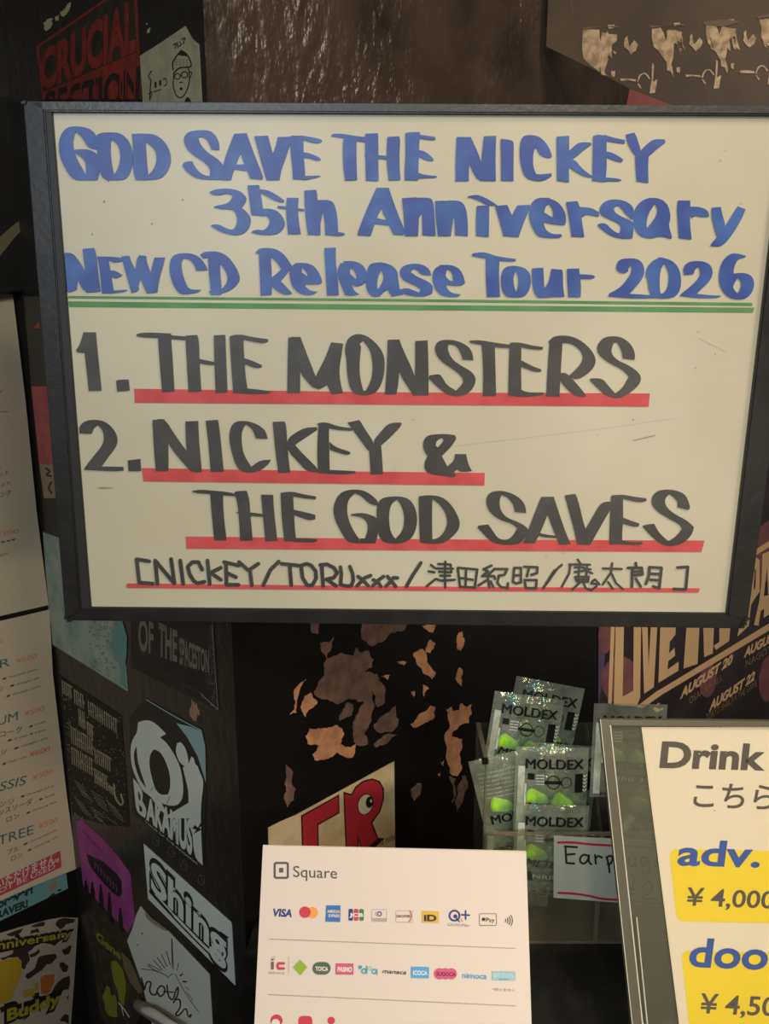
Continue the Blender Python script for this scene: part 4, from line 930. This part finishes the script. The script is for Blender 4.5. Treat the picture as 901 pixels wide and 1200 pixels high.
a.poly('lg', [(351.7,1124.5),(360,1133.5),(352,1143),(343.3,1133.5)]); a.txt('yl', 'Kita', 346.5, 1136, 357.5, 1136, 4.2, bold=.03); rrect(a, 'dg', 366.3, 1127.5, 387.3, 1142, 7); a.txt('wh', 'TOICA', 369.5, 1137.5, 384.5, 1137.8, 5, bold=.04)
a.rect('pk', 393.3, 1129, 414.2, 1141.8, .02); a.txt('wh', 'PASMO', 395, 1138.3, 412.5, 1138.8, 5.4, bold=.05, shear=.2)
a.circ('cy', 422, 1133.5, 2.3); a.circ('cy', 426.5, 1138, 3.2, hole=.55); a.stroke('cy', [(429.7,1132),(429.7,1141)], 1.3); a.circ('lc', 433.5, 1135, 2.5, hole=.6); a.circ('cy', 438.5, 1138.5, 3.1, hole=.55); a.stroke('cy', [(441.6,1136),(441.8,1142)], 1.2)
a.txt('dk', 'manaca', 447.5, 1140.2, 476, 1142, 5, bold=.012, shear=.35)
a.rect('sb', 481.7, 1133, 502.6, 1146, .015); a.txt('wh', 'ICOCA', 484, 1142.2, 500.8, 1142.7, 5, bold=.04)
for x in (515, 521.8, 528.8): a.circ('pk', x, 1141.2, 6.6)
a.txt('dk2', 'SUGOCA', 511, 1143.5, 534, 1144, 4.6, bold=.03); a.txt('sb', 'nimoca', 541.7, 1146.2, 570.5, 1147.4, 7, bold=.012)
a.rect('lc', 576.5, 1138.5, 604, 1148.5, .012); a.txt('wh', 'はやかけん', 578, 1145, 602.5, 1145.4, 4.6); a.rect('sb', 584, 1147, 596, 1148.6); a.txt('gy', '*使えません', 577, 1161, 604, 1162, 3)
a.circ('rd', 324, 1196, 7.2, n=16); rrect(a, 'rd', 349.5, 1190.5, 366, 1206, 5); a.circ('rd', 388, 1196, 4.5, n=12); a.circ('wh', 323, 1199, 5, n=12)
a.order.remove('wh'); a.order.append('wh')
a.build(cpanel, step=.00004, names={k: ('printing', ink('card_' + k, v_), None) for k, v_ in {'k': (88, 90, 92), 'nb': (58, 66, 128), 'or': (244, 160, 84), 'rd': (208, 66, 78), 'bl': (62, 118, 180), 'wh': (230, 220, 208), 'gn': (70, 130, 84), 'gy': (176, 166, 156), 'br': (128, 92, 88), 'or2': (222, 112, 72), 'ye': (222, 178, 62), 'dk': (60, 56, 56), 'lg': (150, 178, 60), 'yl': (206, 214, 120), 'dg': (84, 104, 84), 'pk': (214, 92, 128), 'cy': (70, 160, 188), 'lc': (150, 196, 204), 'sb': (88, 166, 216), 'dk2': (110, 40, 66)}.items()})

# ------------------------------------------------------------------ earplug case with packs
acry = clear('acrylic_clear', (248, 250, 246), (255, 250, 240), .035, (170, 170, 156), .03, rough=.05)
edge_m = clear('acrylic_edge', (190, 190, 176), (255, 240, 220), .10, (176, 160, 136), .28, rough=.2)
CYF = 0.775
def atY(x, y, Y):
    r = ray(x, y); return CAM + r * ((Y - CAM.y) / r.y)
pf = Plane((0, CYF, 0), (0, -1, 0))
xl = atY(563, 1100, CYF).x; xr = atY(842, 1100, CYF).x; zf = atY(600, 978, CYF).z; zt = atY(600, 848, CYF + .09).z
case = thing('acrylic_case', ((xl + xr) / 2, CYF + .045, COUNTER), 'clear acrylic two-bin case holding the earplug packs', 'case')
T = .003
box('front_panel', (xl, CYF, COUNTER + T), (xr, CYF + T, zf), acry, case)
box('back_panel', (xl, CYF + .09, COUNTER + T), (xr, CYF + .09 + T, zt), acry, case)
box('base', (xl, CYF, COUNTER + .0002), (xr, CYF + .093, COUNTER + T), edge_m, case)
for nm, x in (('side_panel', xl), ('side_panel', xr - T), ('divider', atY(697, 1080, CYF).x)):
    q = [(CYF + T, COUNTER + T), (CYF + .09, COUNTER + T), (CYF + .09, zt), (CYF + T, zf)] if nm == 'divider' else [(CYF + T, COUNTER + T), (CYF + .09, COUNTER + T), (CYF + .09, zt), (CYF + T, zt)]
    v = [(x, y, z) for y, z in q] + [(x + T, y, z) for y, z in q]
    link(nm, me_from(v, [(3, 2, 1, 0), (4, 5, 6, 7), (0, 1, 5, 4), (1, 2, 6, 5), (2, 3, 7, 6), (3, 0, 4, 7)], nm), acry, case)
for lo_, hi_ in (((xl, CYF - .0008, zf - .001), (xr, CYF + T + .0008, zf + .0012)), ((xl - .0006, CYF, COUNTER + T), (xl + .0014, CYF + .004, zt)), ((xl - .001, CYF, zt), (xl + T + .001, CYF + .09, zt + .0012)), ((atY(697, 1080, CYF).x - .001, CYF - .0006, COUNTER + T), (atY(697, 1080, CYF).x + .004, CYF - .0001, zf)), ((xl, CYF - .001, COUNTER + .0002), (xr, CYF, COUNTER + T + .001))):
    box('edge_strip', lo_, hi_, edge_m, case)
box('side_latch', (xl - .004, CYF, atY(562, 893, CYF).z - .003), (xl + .002, CYF + .006, atY(562, 893, CYF).z + .002), mat('latch_black', (20, 20, 20), .4), case)

film = clear('pouch_film', (246, 250, 247), (255, 250, 240), .13, (226, 230, 206), .14, rough=.18, bump=1.0, bump_scale=48)
_nt = film.node_tree
_tc2 = _nt.nodes.new('ShaderNodeTexCoord'); _n = _nt.nodes.new('ShaderNodeTexNoise'); _n.inputs['Scale'].default_value = 34; _n.inputs['Detail'].default_value = 4
_nt.links.new(_tc2.outputs['Object'], _n.inputs['Vector'])
_g = [n for n in _nt.nodes if n.type == 'BSDF_GLOSSY'][0]
_r = _nt.nodes.new('ShaderNodeValToRGB'); _r.color_ramp.elements[0].color = lin((255, 226, 180)); _r.color_ramp.elements[1].color = lin((165, 225, 225)); _r.color_ramp.elements[0].position = .42; _r.color_ramp.elements[1].position = .6
_nt.links.new(_n.outputs['Fac'], _r.inputs['Fac']); _nt.links.new(_r.outputs['Color'], _g.inputs['Color'])
_mr = _nt.nodes.new('ShaderNodeMapRange'); _mr.inputs[1].default_value = .42; _mr.inputs[2].default_value = .68; _mr.inputs[3].default_value = .04; _mr.inputs[4].default_value = .5
_nt.links.new(_n.outputs['Fac'], _mr.inputs[0])
_mx = [l.to_node for l in _g.outputs[0].links][0]; _nt.links.new(_mr.outputs[0], _mx.inputs[0])
pk_black = ink('pouch_black', (24, 24, 22), .4); pk_white = ink('pouch_white', (196, 200, 184), .4); pk_grey = ink('pouch_grey', (120, 124, 118), .4)
foam = mat('lime_foam', (172, 236, 30), .8, rgb2=(154, 222, 24), noise_scale=200, bump=.3, bump_scale=900)
foam.node_tree.nodes['Principled BSDF'].inputs['Subsurface Weight'].default_value = .15
PWD, PHT = .088, .118
def surf(u, v, side=1, seed=0):
    b = (math.sin(math.pi * u) ** .6) * (math.sin(math.pi * min(max(v, 0), 1)) ** .6) if 0 < u < 1 and 0 < v < 1 else 0
    wr = noise.noise(Vector((u * 5 + seed * 3, v * 6, side * 2))) * .0014 + noise.noise(Vector((u * 14, v * 12 + seed, side))) * .0006
    return .0048 * b * side + wr * (.3 + b)
def make_pack(seed, label, group, back=False):
    t = thing('earplug_pack', (0, 0, 0), label, 'earplug pack', group)
    bm = bmesh.new(); N, M_ = 18, 22
    for side in (1, -1):
        g = [[bm.verts.new(((i / N - .5) * PWD, -surf(i / N, j / M_, side, seed), (.5 - j / M_) * PHT)) for i in range(N + 1)] for j in range(M_ + 1)]
        for j in range(M_):
            for i in range(N): bm.faces.new([g[j][i], g[j][i + 1], g[j + 1][i + 1], g[j + 1][i]])
    me = bpy.data.meshes.new('pouch'); bm.to_mesh(me); bm.free()
    for f in me.polygons: f.use_smooth = True
    link('pouch', me, film, t)
    # print laid on the front film (u to the right, v down)
    A2 = Art(Plane((0, 0, 0), (0, -1, 0)))
    def lay(nm, m, lift):
        V, Fc = A2.d[nm]; vv = [((x - .5) * PWD, -surf(x, y, 1, seed) - lift - lf, (.5 - y) * PHT) for x, y, lf in V]
        link(NM[nm][0], me_from(vv, Fc, nm), NM[nm][1], t)
    NM = {'w': ('label_patch', pk_white), 'g': ('grey_print', pk_grey), 'k': ('black_print', pk_black), 'w2': ('chevrons', pk_white)}
    A2.crop(0, 0, 1)
    if back:
        for i in range(7): A2.txt('w', 'corded single use ear protection wash', .08, .16 + i * .045, .92, .16 + i * .045, .014)
        for q_ in (-.006, 0, .006): A2.txt('k', 'MOLDEX', .12 + q_, .72, .9 + q_, .72, .1)
    else:
        A2.rect('w', .04, .20, .13, .96); A2.rect('w', .13, .38, .155, .62)
        A2.rect('g', .17, .27, .40, .40)
        for i in range(4): A2.rect('w2', .28, .285 + i * .03, .395, .298 + i * .03)
        for q_ in (-.006, 0, .006): A2.txt('k', 'MOLDEX', .14 + q_, .22 + q_ * .4, .93 + q_, .22 + q_ * .4, .105)
        A2.rect('k', .17, .27, .26, .335)
        A2.circ('k', .52, .36, .095, ry=.072, hole=.86, n=20); A2.rect('k', .40, .345, .64, .378); A2.circ('k', .70, .36, .075, ry=.06, hole=.88, n=20); A2.circ('g', .70, .36, .055, ry=.042, hole=.8, n=16)
        A2.rect('k', .82, .27, .93, .47); A2.rect('g', .80, .27, .808, .47)
        for i in range(5):
            y = .275 + i * .038; A2.poly('w2', [(.925, y), (.955, y + .02), (.985, y), (.985, y + .016), (.955, y + .036), (.925, y + .016)])
        for q_ in (-.005, 0, .005): A2.txt('k', 'METEORS', .17 + q_, .66, .93 + q_, .70, .085, shear=.3)
        A2.poly('k', [(.2, .72), (.95, .76), (.95, .86), (.2, .83)]); A2.txt('w2', 'NRR 33', .28, .80, .8, .83, .05); A2.txt('g', 'CLASS 5', .25, .90, .8, .92, .045); A2.txt('k', 'MOLDEX', .14, 1.0 - .02, .6, .98, .04)
    for i, nm in enumerate(A2.order): lay(nm, None, .0004 + .00012 * i)
    for k, (px_, pz, rz) in enumerate(((-.016, -.006, .35), (.016, -.012, .5))):
        pts = []; rad = []
        for i in range(9):
            s_ = i / 8; pts.append(Vector((px_ + math.cos(rz) * (s_ - .5) * .029, 0, pz - math.sin(rz) * (s_ - .5) * .029))); rad.append(.0105 * (1 - .35 * s_) * math.sqrt(max(0.02, 1 - (max(s_ - .7, 0) / .3) ** 2)) * (1 if i else .55))
        o = tube('foam_earplug', pts, rad, foam, t, n=14)
        o.scale = (1, .42, 1)
    return t
def copy_tree(o, parent=None):
    c_ = o.copy(); COL.objects.link(c_)
    if parent: c_.parent = parent
    for ch in o.children: copy_tree(ch, c_)
    return c_
protoA = make_pack(1, '', 'earplug packs in the acrylic case'); protoB = make_pack(5, '', 'earplug packs in the acrylic case', back=True)
used = {'A': False, 'B': False}
def pack(kind, x, y, Y, roll, lean, yaw, label, sc=.92):
    pr = protoA if kind == 'A' else protoB
    o = pr if not used[kind] else copy_tree(pr); used[kind] = True
    o.location = atY(x, y, Y)
    o.rotation_euler = Matrix.Rotation(math.radians(yaw), 3, 'Z').to_4x4().to_3x3().to_euler() if False else (Matrix.Rotation(math.radians(yaw), 3, 'Z') @ Matrix.Rotation(math.radians(lean), 3, 'X') @ Matrix.Rotation(math.radians(-roll) * -1, 3, 'Y')).to_euler()
    o['label'] = label; o.scale = (sc, sc, sc)
    return o
pack('A', 644, 996, CYF + .014, 2, -4, 0, 'front left pack, its black letters just above the handwritten tag')
pack('A', 645, 930, CYF + .028, 1, -6, 0, 'middle left pack with a bright lime earplug at the centre of the bin')
pack('B', 602, 935, CYF + .040, -14, -6, 0, 'tilted pack showing its small print at the left wall of the case')
pack('A', 606, 1010, CYF + .050, 4, -5, 0, 'pack deep in the left bin behind the front left one')
pack('A', 655, 925, CYF + .055, 4, -6, 0, 'pack behind the middle left one, letters half hidden')
pack('A', 612, 868, CYF + .067, 8, -7, 0, 'upper left pack with a lime earplug below its letters')
pack('A', 634, 852, CYF + .080, 11, -8, 0, 'rearmost left pack sticking up highest above the case')
pack('A', 752, 1000, CYF + .018, 30, -5, 0, 'steeply tilted pack low in the right bin behind the sign holder')
pack('A', 736, 880, CYF + .034, 1, -6, 0, 'right bin pack whose letters show above the sign holder')
pack('B', 765, 935, CYF + .052, -10, -6, 0, 'right bin pack with its back facing out behind the sign holder')
pack('A', 790, 945, CYF + .068, 6, -6, 0, 'rearmost right bin pack behind the price sheet')

lab = slab('price_tag', [(649,979.5),(779,986),(778,1062),(648.5,1052)], pf, .0012, -.0006, mat('tag_card', (186, 190, 174), .4, .5, coat=.4, coat_rough=.15))
tag(lab, 'white handwritten Earplugs price tag taped to the case front', 'price tag')
a = Art(pf, .0014, 640, 960, 6.435)
for p in ([(90,176),(200,176),(340,190),(480,198),(640,205),(880,222)], [(90,556),(210,562),(330,580),(430,602),(600,612),(870,640)]): a.stroke('r', p, 17)
for p in ([(145,205),(152,330)], [(140,205),(232,212)], [(150,268),(215,262)], [(152,330),(212,335)], [(320,278),(285,268),(258,290),(258,322),(285,335),(312,310),(322,272),(322,320),(340,340)], [(368,270),(374,335)], [(374,295),(392,278),(420,290)], [(455,285),(470,340),(478,402)], [(455,290),(485,275),(500,300),(485,335),(462,340)], [(572,240),(575,360)], [(625,290),(628,345),(660,350),(672,300),(676,360)], [(760,290),(725,288),(712,330),(740,350),(765,310),(772,295),(775,380),(755,412),(725,400)], [(845,295),(820,310),(845,335),(822,360)], [(600,450),(638,530),(665,455)], [(636,525),(642,610)], [(600,535),(672,528)], [(600,570),(672,562)], [(735,500),(765,470),(798,490),(790,540),(725,595),(830,600)]):
    a.stroke('k', p, 15 if p[0][0] < 520 else 14)
a.build(lab, {'r': ('marker_lines', ink('tag_red', (190, 46, 60)), None), 'k': ('lettering', ink('tag_ink', (40, 42, 40)), None)})

# ------------------------------------------------------------------ sign holder with price sheet
HQ = [(703, 843), (975, 846), (1018, 1262), (747, 1262)]
PH, HP = quadplane(HQ, lambda P: (CAM.z - COUNTER - .003) / -P[3].z)
print('holder', [tuple(round(c, 3) for c in p) for p in HP], PH.n)
hold = thing('sign_holder', (HP[3] + HP[2]) / 2, 'clear acrylic sign holder standing at the right of the counter', 'sign holder')
acry2 = clear('acrylic_holder', (252, 252, 250), (255, 246, 232), .03, (150, 146, 130), .01, rough=.08)
acry3 = clear('acrylic_holder_rear', (214, 216, 208), (255, 246, 232), .03, (190, 186, 168), .15, rough=.1)
edge2 = clear('holder_border', (170, 170, 158), (255, 246, 232), .07, (160, 152, 130), .34, rough=.2)
slab('front_sheet', HQ, PH, .0032, -.0012, acry2, hold)
slab('rear_sheet', HQ, PH, -.0006, .0024, acry3, hold)
slab('border_strip', [(703,843),(716,843.2),(760,1262),(747,1262)], PH, .0038, .0026, edge2, hold)
slab('border_strip', [(716,843.2),(975,846),(975,853),(717,850)], PH, .0038, .0026, edge2, hold)
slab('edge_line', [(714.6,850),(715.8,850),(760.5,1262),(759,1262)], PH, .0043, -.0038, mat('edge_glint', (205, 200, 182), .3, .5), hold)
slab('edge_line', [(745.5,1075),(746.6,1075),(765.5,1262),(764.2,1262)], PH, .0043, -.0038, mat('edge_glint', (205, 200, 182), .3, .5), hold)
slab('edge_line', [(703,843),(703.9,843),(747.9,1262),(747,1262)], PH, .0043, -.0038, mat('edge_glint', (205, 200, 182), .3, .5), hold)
sh = slab('price_sheet', [(751.5,852),(975,852),(1010,1250),(802,1250)], PH, .0008, -.0002, mat('sheet_cream', (240, 226, 198), .6)); tag(sh, 'cream price sheet headed Drink inside the sign holder', 'price sheet')
a = Art(PH, .0010, 620, 820, 3.157)
L2 = -.09
def yb(pts):
    a.poly('y', pts)
def rsh(x0, y0, x1, y1, r, lean=.105):
    o = []
    for cx_, cy_, a0 in ((x1 - r, y1 - r, 0), (x0 + r, y1 - r, 90), (x0 + r, y0 + r, 180), (x1 - r, y0 + r, 270)):
        for i in range(7):
            t = math.radians(a0 + 90 * i / 6); X, Y = cx_ + r * math.cos(t), cy_ + r * math.sin(t); o.append((X + lean * (Y - y0), Y + .02 * (X - x0)))
    return o
yb(rsh(518, 552, 1090, 820, 28)); yb(rsh(562, 928, 1130, 1230, 28))
a.txt('g', 'Drink', 482, 248, 872, 258, 96, ux=.11, bold=.035); a.txt('g', 'こちら', 606, 392, 905, 402, 78, ux=.08, bold=.012)
a.txt('b', 'adv.', 546, 610, 852, 618, 96, ux=.13, bold=.025); a.txt('g', '¥ 4,000', 578, 760, 905, 772, 66, ux=.12, bold=.015)
a.txt('b', 'door', 588, 985, 960, 1000, 108, ux=.13, bold=.025); a.txt('g', '¥ 4,500', 628, 1158, 965, 1172, 72, ux=.12, bold=.015); a.circ('g', 686, 410, 2.5, n=6)
a.build(sh, {'y': ('yellow_patch', ink('sheet_yellow', (250, 218, 62)), 'yellow rounded patches'), 'g': ('lettering', ink('sheet_grey', (96, 90, 82)), 'grey lettering'), 'b': ('lettering', ink('sheet_blue', (66, 92, 156)), 'blue lettering')})
